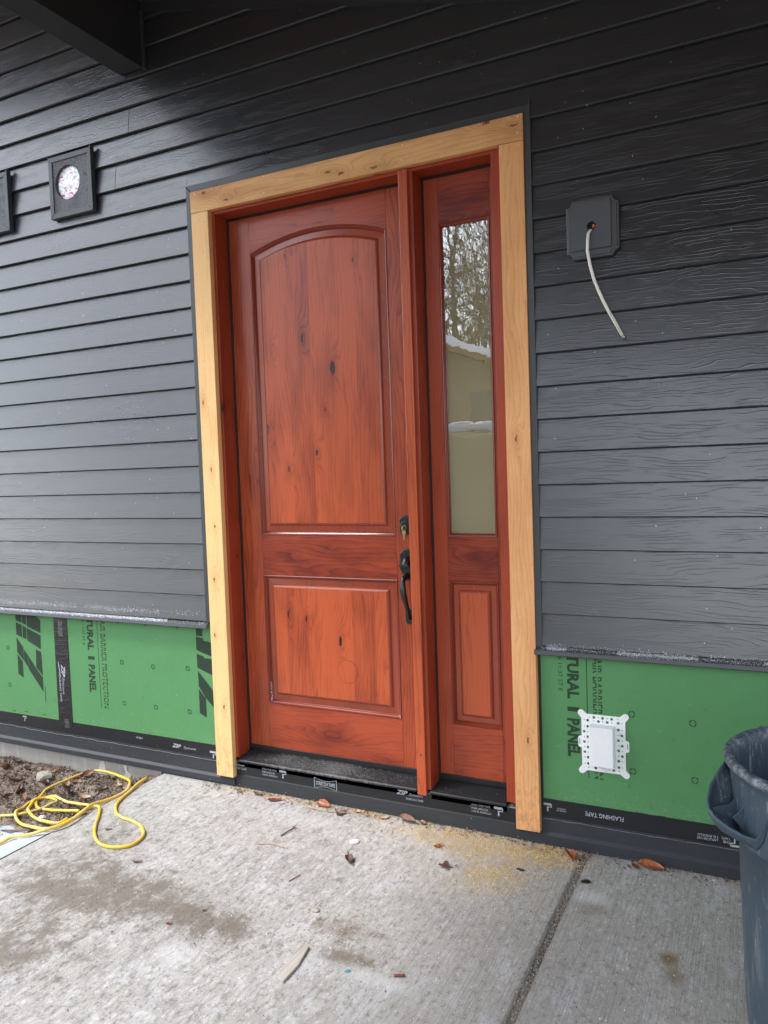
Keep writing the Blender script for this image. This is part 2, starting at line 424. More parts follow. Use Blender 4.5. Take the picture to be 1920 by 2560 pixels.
M_FILM = plain('tan_backing', (0.54, 0.45, 0.265), 0.8, var=0.05, sc=6)

def foil_material():
    M = Mat('printed_foil', 0.35, metal=0.85)
    x, z = M.x, M.z
    n = M.noise(x * 60.0, z * 60.0, 0.0, 4.0, 0.6)
    p1 = M.noise(x * 30.0, z * 55.0, 6.0, 2.0).smooth(0.63, 0.65)
    p2 = M.white((x * 260.0).floor(), (z * 150.0).floor()).m('GREATER_THAN', 0.55) * M.noise(x * 22.0, z * 30.0, 2.0, 1.0).smooth(0.55, 0.57)
    c = M.mix(n, (0.75, 0.78, 0.82), (0.95, 0.97, 1.0))
    c = M.mix(p1, c, (0.75, 0.05, 0.25)); c = M.mix(p2 * 0.5, c, (0.55, 0.15, 0.35))
    M.color(c)
    M.nt.links.new((0.55 - p1 * 0.5).v, M.b.inputs['Metallic'])
    M.bump(n, 0.012, 0.9)
    return M.m
M_FOIL = foil_material()

def stucco_block_material():
    M = Mat('rough_sawn_block', 0.42, (0.075, 0.082, 0.092))
    x, z = M.x, M.z
    a = M.noise(x * 70.0, z * 190.0, 0.0, 3.0, 0.6); b = M.noise(x * 190.0, z * 60.0, 5.0, 3.0, 0.6)
    s = M.noise(x * 16.0, z * 16.0, 2.0, 2.0).smooth(0.48, 0.54)
    h = a * s + b * (1.0 - s)
    M.bump(h, 0.008, 1.0)
    return M.m
M_ROUGH = stucco_block_material()

def can_material():
    M = Mat('grey_blue_plastic', 0.5, spec=0.4)
    x, y, z = M.x, M.y, M.z
    n = M.noise(x * 5.0, y * 5.0, z * 3.0, 4.0)
    sc = M.noise(x * 60.0, y * 60.0, z * 11.0, 6.0, 0.8).smooth(0.57, 0.66)
    dr = M.noise(x * 24.0, y * 24.0, z * 3.0, 5.0, 0.7).smooth(0.53, 0.68)
    rim = z.smooth(0.715, 0.745) * M.noise(x * 40.0, y * 40.0, z * 40.0, 6.0, 0.8).smooth(0.46, 0.60)
    c = M.mix(n, (0.036, 0.058, 0.078), (0.050, 0.076, 0.098))
    c = M.mix(dr * 0.4, c, (0.20, 0.20, 0.19)); c = M.mix(sc * 0.5, c, (0.36, 0.40, 0.43))
    c = M.mix(rim * 0.6, c, (0.34, 0.36, 0.38))
    M.color(c); M.bump(n + sc * 0.3, 0.001, 0.4)
    return M.m
M_CAN = can_material()

def cord_material():
    M = Mat('yellow_vinyl', 0.45)
    x, y, z = M.x, M.y, M.z
    n = M.noise(x * 9.0, y * 9.0, z * 9.0, 4.0, 0.7); f = M.noise(x * 90.0, y * 90.0, z * 90.0, 3.0, 0.7)
    c = M.mix(n.smooth(0.40, 0.62), (0.74, 0.46, 0.030), (0.62, 0.47, 0.16))
    c = M.mix(f.smooth(0.58, 0.70) * 0.6, c, (0.36, 0.29, 0.20))
    M.color(c); return M.m
M_CORD = cord_material()

def leaf_material(name, c1, c2, rough=0.55):
    M = Mat(name, rough)
    n = M.noise(M.x * 60.0, M.y * 60.0, M.z * 60.0, 4.0, 0.7)
    c = M.mix(n.smooth(0.35, 0.65), c1, c2)
    M.color(c); M.bump(n, 0.002, 0.5); return M.m
M_LEAF = [leaf_material('leaf_brown', (0.13, 0.052, 0.028), (0.23, 0.105, 0.060)),
          leaf_material('leaf_rust', (0.23, 0.060, 0.022), (0.36, 0.125, 0.045), 0.4),
          leaf_material('leaf_red', (0.14, 0.020, 0.016), (0.22, 0.045, 0.030)),
          leaf_material('leaf_dark', (0.060, 0.030, 0.022), (0.12, 0.062, 0.044)),
          leaf_material('leaf_tan', (0.34, 0.20, 0.11), (0.48, 0.33, 0.22))]
M_SAW = leaf_material('sawdust', (0.56, 0.40, 0.18), (0.72, 0.55, 0.30), 0.85)
M_PEB = plain('gravel', (0.30, 0.27, 0.23), 0.9, var=0.5, sc=60)
M_SNOW = plain('snow', (0.40, 0.45, 0.52), 0.75, var=0.25, sc=40, bmp=0.006)
M_SNOWR = plain('roof_snow', (0.80, 0.82, 0.86), 0.8, var=0.05)
M_PLASTER0 = plain('dust', (0.34, 0.33, 0.31), 0.9, var=.3, sc=50)
M_NAIL = plain('galvanised_nail', (0.75, 0.72, 0.66), 0.4, metal=0.3)
M_HOUSE = plain('tan_siding', (0.23, 0.165, 0.11), 0.7, var=0.1, sc=3)
M_WIN = plain('dark_window', (0.03, 0.035, 0.04), 0.1)

# ------------------------------------------------------------------ object helpers
ORG = {}
def org(o): return ORG.get(o.name, Vector((0, 0, 0))) if o else Vector((0, 0, 0))

def tag(o, label=None, cat=None, group=None, kind=None):
    if label: o['label'] = label
    if cat: o['category'] = cat
    if group: o['group'] = group
    if kind: o['kind'] = kind
    return o

def empty(name, loc, label, cat, group=None, kind=None):
    o = bpy.data.objects.new(name, None); COL.objects.link(o)
    o.location = loc; o.empty_display_size = 0.1
    ORG[o.name] = Vector(loc)
    return tag(o, label, cat, group, kind)

class MB:
    def __init__(s): s.v, s.f, s.sm = [], [], []
    def add(s, vs, fs, smooth=False):
        n = len(s.v); s.v += [tuple(p) for p in vs]
        s.f += [tuple(i + n for i in f) for f in fs]; s.sm += [smooth] * len(fs)
        return s
    def box(s, x0, x1, y0, y1, z0, z1):
        vs = [(x, y, z) for x in (x0, x1) for y in (y0, y1) for z in (z0, z1)]
        return s.add(vs, [(0, 1, 3, 2), (4, 6, 7, 5), (0, 4, 5, 1), (2, 3, 7, 6), (0, 2, 6, 4), (1, 5, 7, 3)])
    def prism(s, poly, y0, y1):      # poly of (x, z); y0 front (smaller y), y1 back
        n = len(poly)
        vs = [(x, y0, z) for x, z in poly] + [(x, y1, z) for x, z in poly]
        return s.add(vs, [tuple(range(n))[::-1], tuple(range(n, 2 * n))] + [(i, (i + 1) % n, n + (i + 1) % n, n + i) for i in range(n)])
    def prism_z(s, poly, z0, z1):    # poly of (x, y)
        n = len(poly)
        vs = [(x, y, z0) for x, y in poly] + [(x, y, z1) for x, y in poly]
        return s.add(vs, [tuple(range(n))[::-1], tuple(range(n, 2 * n))] + [(i, (i + 1) % n, n + (i + 1) % n, n + i) for i in range(n)])
    def extr(s, prof, x0, x1):       # profile of (y, z) run along x
        n = len(prof)
        vs = [(x0, y, z) for y, z in prof] + [(x1, y, z) for y, z in prof]
        return s.add(vs, [tuple(range(n)), tuple(range(n, 2 * n))[::-1]] + [(i, n + i, n + (i + 1) % n, (i + 1) % n) for i in range(n)])
    def tube(s, pts, rad, n=8, flat=1.0, up=None):
        pts = [Vector(p) for p in pts]; N = len(pts)
        if not isinstance(rad, (list, tuple)): rad = [rad] * N
        ref = Vector(up) if up else Vector((0.13, 0.21, 0.97))
        vs, fs = [], []
        for i, p in enumerate(pts):
            t = (pts[min(i + 1, N - 1)] - pts[max(i - 1, 0)]).normalized()
            a = t.cross(ref)
            if a.length < 1e-4: a = t.cross(Vector((1, 0, 0)))
            a.normalize(); b = t.cross(a).normalized()
            for k in range(n):
                an = 2 * math.pi * k / n
                vs.append(p + a * math.cos(an) * rad[i] + b * math.sin(an) * rad[i] * flat)
        for i in range(N - 1):
            for k in range(n):
                fs.append((i * n + k, i * n + (k + 1) % n, (i + 1) * n + (k + 1) % n, (i + 1) * n + k))
        fs.append(tuple(range(n))[::-1]); fs.append(tuple(range((N - 1) * n, N * n)))
        return s.add(vs, fs, True)
    def disc(s, cx, cz, r, y0, y1, n=20, rz=None):
        rz = rz or r
        return s.prism([(cx + r * math.cos(2 * math.pi * i / n), cz + rz * math.sin(2 * math.pi * i / n)) for i in range(n)], y0, y1)
    def lathe(s, prof, c, n=48, cap=True):   # prof of (r, z) about a vertical axis at c
        vs, fs = [], []
        for r, z in prof:
            for k in range(n):
                a = 2 * math.pi * k / n
                vs.append((c[0] + r * math.cos(a), c[1] + r * math.sin(a), c[2] + z))
        for i in range(len(prof) - 1):
            for k in range(n):
                fs.append((i * n + k, i * n + (k + 1) % n, (i + 1) * n + (k + 1) % n, (i + 1) * n + k))
        if cap: fs.append(tuple(range(n))[::-1])
        return s.add(vs, fs, True)
    def loft(s, rings, cap=True):
        n = len(rings[0]); vs = [p for r in rings for p in r]; fs = []
        for i in range(len(rings) - 1):
            for k in range(n):
                fs.append((i * n + k, (i + 1) * n + k, (i + 1) * n + (k + 1) % n, i * n + (k + 1) % n))
        if cap: fs.append(tuple(range((len(rings) - 1) * n, len(rings) * n))[::-1])
        return s.add(vs, fs)
    def build(s, name, mat, parent=None, bevel=0.0, seg=2, loc=None, fix=True):
        me = bpy.data.meshes.new(name)
        if parent is not None: o0 = org(parent)
        elif loc is not None: o0 = Vector(loc)
        else: o0 = Vector((0, 0, 0))
        base = o0
        if parent is not None:
            # give every piece its own origin at its middle
            mn = [min(p[i] for p in s.v) for i in range(3)]; mx = [max(p[i] for p in s.v) for i in range(3)]
            base = Vector([(mn[i] + mx[i]) / 2 for i in range(3)])
        me.from_pydata([(p[0] - base.x, p[1] - base.y, p[2] - base.z) for p in s.v], [], s.f)
        me.polygons.foreach_set('use_smooth', s.sm)
        if fix:
            bm = bmesh.new(); bm.from_mesh(me); bmesh.ops.recalc_face_normals(bm, faces=bm.faces); bm.to_mesh(me); bm.free()
        me.materials.append(mat)
        o = bpy.data.objects.new(name, me); COL.objects.link(o)
        if parent is not None: o.parent = parent; o.location = base - o0
        else: o.location = base
        ORG[o.name] = base
        if bevel:
            b = o.modifiers.new('bevel', 'BEVEL'); b.width = bevel; b.segments = seg; b.limit_method = 'ANGLE'; b.angle_limit = R(35)
        return o

def slice_poly(poly, a, b, c):
    """keep the part of a polygon where a*x + b*z <= c"""
    out = []
    for i in range(len(poly)):
        p, q = poly[i], poly[(i + 1) % len(poly)]
        dp, dq = a * p[0] + b * p[1] - c, a * q[0] + b * q[1] - c
        if dp <= 0: out.append(p)
        if dp * dq < 0:
            t = dp / (dp - dq); out.append((p[0] + (q[0] - p[0]) * t, p[1] + (q[1] - p[1]) * t))
    return out

def text(parent, s, c, W, H, y, mat, rd=(1, 0), ud=(0, 1), name='lettering', shear=0.0, weight=0.0, gap=0.0, depth=0.0006, normal=None):
    """flat lettering filling a W by H box centred on c (x, z), reading along rd, tops towards ud"""
    cu = bpy.data.curves.new('t', 'FONT'); cu.body = s; cu.size = 1.0; cu.shear = shear; cu.offset = weight
    cu.resolution_u = 2; cu.align_x = 'LEFT'
    to = bpy.data.objects.new('t', cu); COL.objects.link(to)
    bpy.context.view_layer.update()
    dg = bpy.context.evaluated_depsgraph_get()
    me = bpy.data.meshes.new_from_object(to.evaluated_get(dg))
    bpy.data.objects.remove(to); bpy.data.curves.remove(cu)
    vs = [v.co.copy() for v in me.vertices]; fs = [tuple(p.vertices) for p in me.polygons]
    bpy.data.meshes.remove(me)
    x0, x1 = min(v.x for v in vs), max(v.x for v in vs); y0, y1 = min(v.y for v in vs), max(v.y for v in vs)
    mb = MB()
    if gap:
        bm = bmesh.new(); bv = [bm.verts.new((v.x, v.y, 0)) for v in vs]
        for f in fs:
            try: bm.faces.new([bv[i] for i in f])
            except ValueError: pass
        mid = (y0 + y1) / 2; hg = gap / H * (y1 - y0) / 2
        for sgn in (-1, 1):
            b2 = bm.copy()
            bmesh.ops.bisect_plane(b2, geom=b2.verts[:] + b2.edges[:] + b2.faces[:], plane_co=(0, mid + sgn * hg, 0), plane_no=(0, -sgn, 0), clear_outer=True)
            b2.verts.index_update()
            mb.add([(v.co.x, v.co.y, 0) for v in b2.verts], [tuple(v.index for v in f.verts) for f in b2.faces])
            b2.free()
        bm.free()
        vs = [Vector(p) for p in mb.v]; fs = mb.f; mb = MB()
    out = []
    for v in vs:
        a = ((v.x - x0) / (x1 - x0) - 0.5) * W; b = ((v.y - y0) / (y1 - y0) - 0.5) * H
        out.append((c[0] + a * rd[0] + b * ud[0], y, c[1] + a * rd[1] + b * ud[1]))
    mb.add(out, fs)
    return mb.build(name, mat, parent, fix=False)

def ring(parent, x, z, r, y, mat, name='nail_mark', gaps=4, w=0.0050, squash=1.0):
    mb = MB()
    for g in range(gaps):
        a0 = 2 * math.pi * g / gaps + 0.12; a1 = 2 * math.pi * (g + 1) / gaps - 0.12
        n = 5; vs = []
        for i in range(n + 1):
            a = a0 + (a1 - a0) * i / n
            j = random.uniform(-.0006, .0006)
            vs += [(x + (r + j) * math.cos(a) * squash, y, z + (r + j) * math.sin(a)), (x + (r - w + j) * math.cos(a) * squash, y, z + (r - w + j) * math.sin(a))]
        mb.add(vs, [(2 * i, 2 * i + 1, 2 * i + 3, 2 * i + 2) for i in range(n)])
    return mb.build(name, mat, parent, fix=False)

# ================================================================== THE SETTING
def slope_z(x): return 3.740 - 0.262 * (x + 2.649)     # underside of the frieze on the wall
XL, XR = -5.6, 2.2
PADX = -2.79

# ground beyond the patio
MB().add([(-200, -200, -0.10), (200, -200, -0.10), (200, 0.2, -0.10), (-200, 0.2, -0.10)], [(0, 1, 2, 3)]).build('ground', M_DIRT)['kind'] = 'structure'

# the strip of lumpy dirt left of the patio
def dirt_height(x, y):
    t = min(1, max(0, (PADX - x) / 0.25)); z = -0.012 - 0.036 * t * t * (3 - 2 * t)
    z -= 0.045 * max(0.0, 1 - abs(y) / 0.13) ** 1.3 * t
    if y < -0.60: z -= 0.02 * min(1, (-0.60 - y) / 0.2) * t
    q = Vector((x * 9, y * 9, 0))
    z += 0.012 * mnoise.noise(q) * (0.3 + t)
    z += 0.016 * max(0.0, mnoise.noise(q * 2.3 + Vector((3, 1, 5))))*t
    z += 0.010 * abs(mnoise.noise(q * 5.0)) * (0.15 + t)
    z += 0.006 * mnoise.noise(q * 11.0) * (0.15 + t)
    if x > PADX - 0.02: z = min(z, -0.010)
    return z
mb = MB(); nx, ny = 190, 150; x0, y0, sx, sy = -4.7, -1.55, 1.91 / 189, 1.56 / 149
vs = [(x0 + i * sx, y0 + j * sy, dirt_height(x0 + i * sx, y0 + j * sy) - (0.05 if (i == 0 or j == 0) else 0)) for j in range(ny) for i in range(nx)]
fs = [(j * nx + i, j * nx + i + 1, (j + 1) * nx + i + 1, (j + 1) * nx + i) for j in range(ny - 1) for i in range(nx - 1)]
mb.add(vs, fs, True).build('dirt_strip', M_DIRT, fix=False)['kind'] = 'structure'

# snow lying over the dirt at lower left
mb = MB(); n1, n2 = 40, 34; vs = []
for j in range(n2):
    for i in range(n1):
        u, v = i / (n1 - 1), j / (n2 - 1)
        x = -3.95 + 1.155 * u; y = -0.64 - 0.88 * v + 0.03 * mnoise.noise(Vector((x * 7, 1, 0))) * (1 - v) - 0.05 * (1 - u) * 0
        z = dirt_height(x, y) + 0.024 * min(1, v * 7, (1 - v) * 8, u * 8 + .2) - 0.008 + 0.005 * mnoise.noise(Vector((x * 14, y * 14, 3)))
        if u > .93: z = min(z, -0.004)
        vs.append((x, y, z))
mb.add(vs, [(j * n1 + i, j * n1 + i + 1, (j + 1) * n1 + i + 1, (j + 1) * n1 + i) for j in range(n2 - 1) for i in range(n1 - 1)], True)
tag(mb.build('snow_patch', M_SNOW, fix=False), kind='structure')

# the patio: two broom-finished slabs with a sunken joint
patio = empty('patio', (-0.638, -1.0, 0), None, None, kind='structure')
def slab(x0, x1, y0, y1):
    m = MB(); e = 0.012
    rings = []
    for o, z in ((0, -0.16), (0, -e), (e * .35, -e * .35), (e, 0)):
        rings.append([(x0 + o, y0 + o, z), (x1 - o, y0 + o, z), (x1 - o, y1 - min(o, .0), z), (x0 + o, y1 - min(o, .0), z)])
    n = 4; vs = [p for r in rings for p in r]; fs = []
    for i in range(3):
        for k in range(4): fs.append((i * 4 + k, i * 4 + (k + 1) % 4, (i + 1) * 4 + (k + 1) % 4, (i + 1) * 4 + k))
    fs.append((12, 13, 14, 15)); m.add(vs, fs)
    return m.build('concrete_slab', M_CONC, patio)
slab(PADX, -0.647, -3.6, 0.0)
slab(-0.630, 2.4, -3.6, 0.0)
MB().box(-0.655, -0.622, -3.59, 0.0, -0.15, -0.011).build('joint_fill', M_DIRT, patio)

# ================================================================== HOUSE WALL
wall = empty('house_wall', (-1.6, 0.1, 0.0), 'charcoal lap-sided house wall with bare green sheathing along its foot', 'wall')
E_, Z0 = 0.12624, 0.8045
VENTS = []
# lap siding, plank by plank
OPEN = (-2.455, -0.797, 2.876)
seams = {17: -2.9, 19: -2.795, 20: -1.2, 21: -2.79, 22: 0.2, 9: -4.35, 5: 0.75, 13: 1.0}
def plank(x0, x1, k, zc=None):
    z = Z0 + k * E_; t = E_ + 0.028
    if zc is not None: x1 = min(x1, zc)
    if x1 - x0 < 0.03: return
    j = random.uniform(-.0008, .0008)
    prof = [(-0.0222 + j, z + 0.0038), (-0.0135 + j, z - 0.0002), (-0.0125 + j, z + 0.0024), (0.0008, z + t), (-0.0015, z + t)]
    MB().extr(prof, x0, x1).build('siding_plank', M_SIDING, wall, bevel=0.0007, seg=1)
k = 0
while True:
    z = Z0 + k * E_
    xe = (3.740 - z) / 0.262 - 2.649      # where the sloping frieze passes this course
    if xe < XL + 0.1: break
    spans = []
    if z + E_ * 0.98 <= OPEN[2] + E_ and z < OPEN[2] - 0.001:
        if z + E_ > OPEN[2]:             # the course notched over the door
            spans = [(XL, OPEN[0]), (OPEN[1], XR)]
            zt = OPEN[2]
            x1 = min(OPEN[1], xe)
            MB().extr([(-0.0220 + 0.0205 * (zt - z) / 0.154, zt + .001), (-0.006, zt + .001), (0.0008, z + 0.154), (-0.0015, z + 0.154)], OPEN[0], x1).build('siding_plank', M_SIDING, wall)
        else: spans = [(XL, OPEN[0]), (OPEN[1], XR)]
    else: spans = [(XL, XR)]
    for a, b in spans:
        if k in seams and a < seams[k] < b:
            plank(a, seams[k] - 0.0008, k, xe); plank(seams[k] + 0.0008, b, k, xe)
        else: plank(a, b, k, xe)
    k += 1

# sheathing panels (green where bare)
def panel(poly):
    poly = slice_poly(poly, 0.262, 1.0, 3.740 + 0.262 * -2.649 + 0.04)
    return MB().prism(poly, 0.0, 0.0115).build('sheathing_panel', M_GREEN, wall)
pA = panel([(XL, 0.10), (-3.489, 0.10), (-3.489, 5.0), (XL, 5.0)])
pB = panel([(-3.486, 0.10), (-2.345, 0.10), (-2.345, 5.0), (-3.486, 5.0)])
pC = panel([(-0.815, 0.10), (0.42, 0.10), (0.42, 5.0), (-0.815, 5.0)])
pD = panel([(0.423, 0.10), (XR, 0.10), (XR, 5.0), (0.423, 5.0)])
panel([(-2.342, 2.86), (-0.818, 2.86), (-0.818, 5.0), (-2.342, 5.0)])
MB().prism(slice_poly([(XL, -0.3), (XR, -0.3), (XR, 5.0), (XL, 5.0)], 0.262, 1.0, 3.740 + 0.262 * -2.649 + 0.04), 0.165, 0.22).build('wall_core', M_BLACK, wall)
MB().box(XL, -2.345, 0.013, 0.164, 0.10, 2.9).build('wall_framing', M_BLACK, wall)
MB().box(-0.93, XR, 0.013, 0.164, 0.10, 2.5).build('wall_framing', M_BLACK, wall)

YP = -0.0007
# lettering and nail marks on the sheathing
DN, RT = (0, -1), (1, 0)
def prt(p, poly, mat=M_INK):
    MB().add([(x, YP, z) for x, z in poly], [tuple(range(len(poly)))]).build('printed_block', mat, p, fix=False)
ZL=[[(-3.845,0.801),(-3.798,0.802),(-3.794,0.717),(-3.845,0.73)],[(-3.793,0.802),(-3.759,0.802),(-3.759,0.708),(-3.791,0.716)],[(-3.754,0.80),(-3.705,0.78),(-3.643,0.741),(-3.647,0.669),(-3.754,0.7)],[(-3.845,0.72),(-3.797,0.705),(-3.798,0.634),(-3.845,0.648)],[(-3.79,0.702),(-3.763,0.692),(-3.762,0.626),(-3.793,0.632)],[(-3.758,0.69),(-3.648,0.655),(-3.652,0.576),(-3.757,0.619)],[(-3.846,0.632),(-3.795,0.578),(-3.795,0.5),(-3.847,0.546)],[(-3.791,0.566),(-3.76,0.534),(-3.763,0.464),(-3.793,0.5)],[(-3.757,0.532),(-3.702,0.469),(-3.649,0.416),(-3.65,0.333),(-3.761,0.458)],[(-3.693,0.573),(-3.651,0.561),(-3.648,0.427),(-3.697,0.469)],[(-3.846,0.535),(-3.805,0.495),(-3.806,0.401),(-3.848,0.421)],[(-3.637,0.367),(-3.633,0.367),(-3.634,0.276),(-3.638,0.274)]]
ZR=[[(-2.542,0.80),(-2.499,0.80),(-2.501,0.725),(-2.541,0.727)],[(-2.542,0.722),(-2.498,0.716),(-2.496,0.704),(-2.455,0.699),(-2.425,0.693),(-2.429,0.622),(-2.5,0.642),(-2.543,0.655)],[(-2.542,0.636),(-2.498,0.625),(-2.496,0.617),(-2.429,0.616),(-2.434,0.531),(-2.497,0.55),(-2.542,0.566)],[(-2.54,0.551),(-2.496,0.506),(-2.439,0.447),(-2.444,0.368),(-2.497,0.416),(-2.538,0.471)],[(-2.539,0.458),(-2.497,0.414),(-2.497,0.318),(-2.54,0.336)]]
for q in ZL: prt(pA, q, M_INKG)
for q in ZR: prt(pB, q, M_INKG)
def stamp(p, dx, zs=0.0):
    # dx moves the stamp from its place on the left panel
    text(p, 'TURAL', (-3.265 + dx, 0.687), 0.176, 0.047, YP, M_INK, DN, RT, weight=0.045)
    text(p, '1', (-3.265 + dx, 0.558), 0.018, 0.047, YP, M_INK, DN, RT, weight=0.0)
    text(p, 'PANEL', (-3.266 + dx, 0.445), 0.152, 0.049, YP, M_INK, DN, RT, weight=0.045)
    text(p, '26 11:37 ST E', (-3.314 + dx, 0.70), 0.150, 0.017, YP, M_INKG, DN, RT, weight=0.0)
    text(p, 'AIR BARRIER PROTECTION', (-3.172 + dx, 0.530), 0.476, 0.036, YP, M_INK, DN, RT, weight=0.012, gap=0.006)
    MB().add([(-3.2135 + dx, YP, 0.80), (-3.2105 + dx, YP, 0.80), (-3.2095 + dx, YP, 0.292), (-3.2125 + dx, YP, 0.292)], [(0, 1, 2, 3)]).build('printed_rule', M_INK, p, fix=False)
stamp(pB, 0.0); stamp(pC, 2.583)
for (x, z) in ((-3.922, 0.566), (-3.925, 0.350)): ring(pA, x, z, 0.0125, YP, M_INK)
for (x, z) in ((-3.045, .552), (-2.832, .546), (-2.604, .556), (-3.043, .333), (-2.826, .335), (-2.604, .336)): ring(pB, x, z, 0.0130, YP, M_INK)
for (x, z) in ((-.464, .562), (-.248, .552), (-.462, .342), (-.243, .340), (-0.02, 0.556), (-0.02, 0.34)): ring(pC, x, z, 0.0130, YP, M_INK, w=0.004)
for (x, z) in ((-3.06, .762), (-2.87, .762), (-2.66, .76)):
    MB().add([(x - .008, YP, z + .02), (x - .008, YP, z - .004), (x + .008, YP, z - .004), (x + .008, YP, z + .02), (x + .004, YP, z + .02), (x + .004, YP, z), (x - .004, YP, z), (x - .004, YP, z + .02)],
             [(0, 1, 6, 7), (1, 2, 5, 6), (2, 3, 4, 5)]).build('nail_mark', M_INK, pB, fix=False)
for (p, x, z) in ((pA, -3.90, .20), (pA, -3.80, .206), (pA, -3.65, .205), (pC, -.44, .185), (pC, -.36, .185), (pC, -.26, .183)):
    text(p, 'sheath', (x, z), 0.026, 0.006, YP, M_INKG, (1, 0), (0, 1), weight=0.02)

# drip flashing at the foot of the siding
for (a, b) in ((XL, -2.445), (-0.823, XR)):
    MB().extr([(-0.0005, 0.803), (-0.012, 0.803), (-0.036, 0.789), (-0.040, 0.775), (-0.038, 0.772), (-0.034, 0.784), (-0.010, 0.797), (-0.0005, 0.797)], a, b).build('drip_flashing', M_TRIM, wall)

# tapes and membrane
def tape(name, x0, x1, z0, z1, y, mat, wav=0.003, ny=0.0):
    m = MB(); n = max(8, int((x1 - x0) / 0.03)); vs = []
    for i in range(n + 1):
        x = x0 + (x1 - x0) * i / n
        a = wav * mnoise.noise(Vector((x * 6, z0 * 31, 0))) + wav * .5 * mnoise.noise(Vector((x * 31, z0 * 31, 0)))
        b = wav * .12 * mnoise.noise(Vector((x * 5, z1 * 31, 2)))
        vs += [(x, y - 0.001, z0 + a), (x, y - 0.001, z1 + b), (x, y, z0 + a), (x, y, z1 + b)]
    fs = []
    for i in range(n):
        j = 4 * i
        fs += [(j, j + 1, j + 5, j + 4), (j + 1, j + 3, j + 7, j + 5), (j + 2, j, j + 4, j + 6)]
    return m.add(vs, fs).build(name, mat, wall)
tL = tape('flashing_tape', XL, -2.33, 0.104, 0.186, -0.0008, M_TAPE, 0.008)
tR = tape('flashing_tape', -0.915, XR, 0.102, 0.184, -0.0008, M_TAPE, 0.008)
MB().prism([(-3.537, 0.80), (-3.436, 0.80), (-3.433, 0.150), (-3.538, 0.150)], -0.0030, 0.0).build('seam_tape', M_TAPEV, wall)
# membrane skirts with a small ledge
def skirt(x0, x1, zt, zm, zb):
    return MB().extr([(0.0, zt), (-0.004, zt), (-0.0065, zm + 0.012), (-0.018, zm), (-0.019, zb), (0.0, zb)], x0, x1)
skirt(XL, -2.33, 0.118, 0.034, 0.008).build('membrane', M_MEMB, wall)
skirt(-0.915, XR, 0.112, 0.040, -0.02).build('membrane', M_MEMB, wall)
MB().extr([(0.0, 0.06), (-0.006, 0.056), (-0.013, 0.0), (-0.013, -0.02), (0.0, -0.02)], -2.80, -0.915).build('membrane', M_MEMB2, wall)
MB().box(XL, XR, 0.0005, 0.16, -0.35, 0.12).build('foundation', M_FOUND, wall)
M_SPLASH = plain('old_plaster', (0.50, 0.48, 0.44), 0.9, var=.3, sc=60)
# pale plaster splashes on the foundation
for pts in ([(-3.26, -.075), (-3.245, -.02), (-3.215, .006), (-3.205, -.03), (-3.19, -.075)], [(-3.075, .01), (-3.045, .008), (-3.05, -.03), (-3.02, -.05), (-3.03, -.08), (-3.08, -.075), (-3.06, -.045)]):
    MB().prism(pts, -0.003, 0.0).build('plaster_splash', M_SPLASH, wall)

# writing on the wall tapes
UP = (-1, 0); 
text(wall, 'FLASHING TAPE', (-0.572, 0.148), 0.145, 0.018, -0.0026, M_PRINT, (-1, 0), (0, -1), weight=0.01)
text(wall, 'APLICAR USE', (-0.205, 0.128), 0.066, 0.009, -0.0026, M_PRINT, (-1, 0), (0, -1), weight=0.01)
text(wall, 'EL RODILLO', (-0.205, 0.140), 0.062, 0.009, -0.0026, M_PRINT, (-1, 0), (0, -1), weight=0.01)
text(wall, 'TAPE', (-0.140, 0.141), 0.030, 0.009, -0.0026, M_PRINT, (-1, 0), (0, -1), weight=0.01)
text(wall, 'THE', (-0.138, 0.128), 0.024, 0.009, -0.0026, M_PRINT, (-1, 0), (0, -1), weight=0.01)
text(wall, 'EL RODILLO', (-0.738, 0.150), 0.035, 0.006, -0.0026, M_PRINT, (-1, 0), (0, -1))
text(wall, 'APLICAR USE', (-0.738, 0.142), 0.038, 0.006, -0.0026, M_PRINT, (-1, 0), (0, -1))
text(wall, '|', (-0.168, 0.136), 0.0015, 0.02, -0.0026, M_PRINT)
def roller(p, x, z, s, y, flip=1):
    a = MB(); 
    for (x0, x1, z0, z1) in ((-.016, .012, .006, .014), (.012, .0145, .002, .012), (.000, .0145, -.001, .002), (-.003, .002, -.016, .001)):
        a.add([(x + flip * x0 * s, y, z + flip * z0 * s), (x + flip * x1 * s, y, z + flip * z0 * s), (x + flip * x1 * s, y, z + flip * z1 * s), (x + flip * x0 * s, y, z + flip * z1 * s)], [(0, 1, 2, 3)])
    return a.build('roller_symbol', M_PRINT, p, fix=False)
roller(wall, -0.112, 0.128, 1.0, -0.0026, -1)
roller(wall, -0.792, 0.150, 1.1, -0.0026, 1)
text(wall, 'ZIP', (-3.482, 0.470), 0.070, 0.030, -0.0037, M_PRINT, (-.06, -1), (1, -.06), shear=0.35, weight=0.03)
text(wall, 'System', (-3.487, 0.385), 0.095, 0.022, -0.0037, M_PRINT, (-.04, -1), (1, -.04), shear=0.3, weight=0.0)
text(wall, 'FLASHING TAPE', (-3.510, 0.375), 0.160, 0.013, -0.0037, M_PRINT, DN, RT, weight=0.01)
MB().add([(-3.520, -0.0037, 0.520), (-3.513, -0.0037, 0.510), (-3.500, -0.0037, 0.430), (-3.507, -0.0037, 0.438)], [(0, 1, 2, 3)]).build('logo_bar', M_PRINT, wall, fix=False)
for i, (t, w) in enumerate((('ROLL THE TAPE', .085), ('PARA APLICAR', .080), ('USE EL RODILLO', .088))):
    text(wall, t, (-3.475 - i * .011, 0.705), w, 0.0075, -0.0037, M_PRINT, DN, RT, weight=0.0)
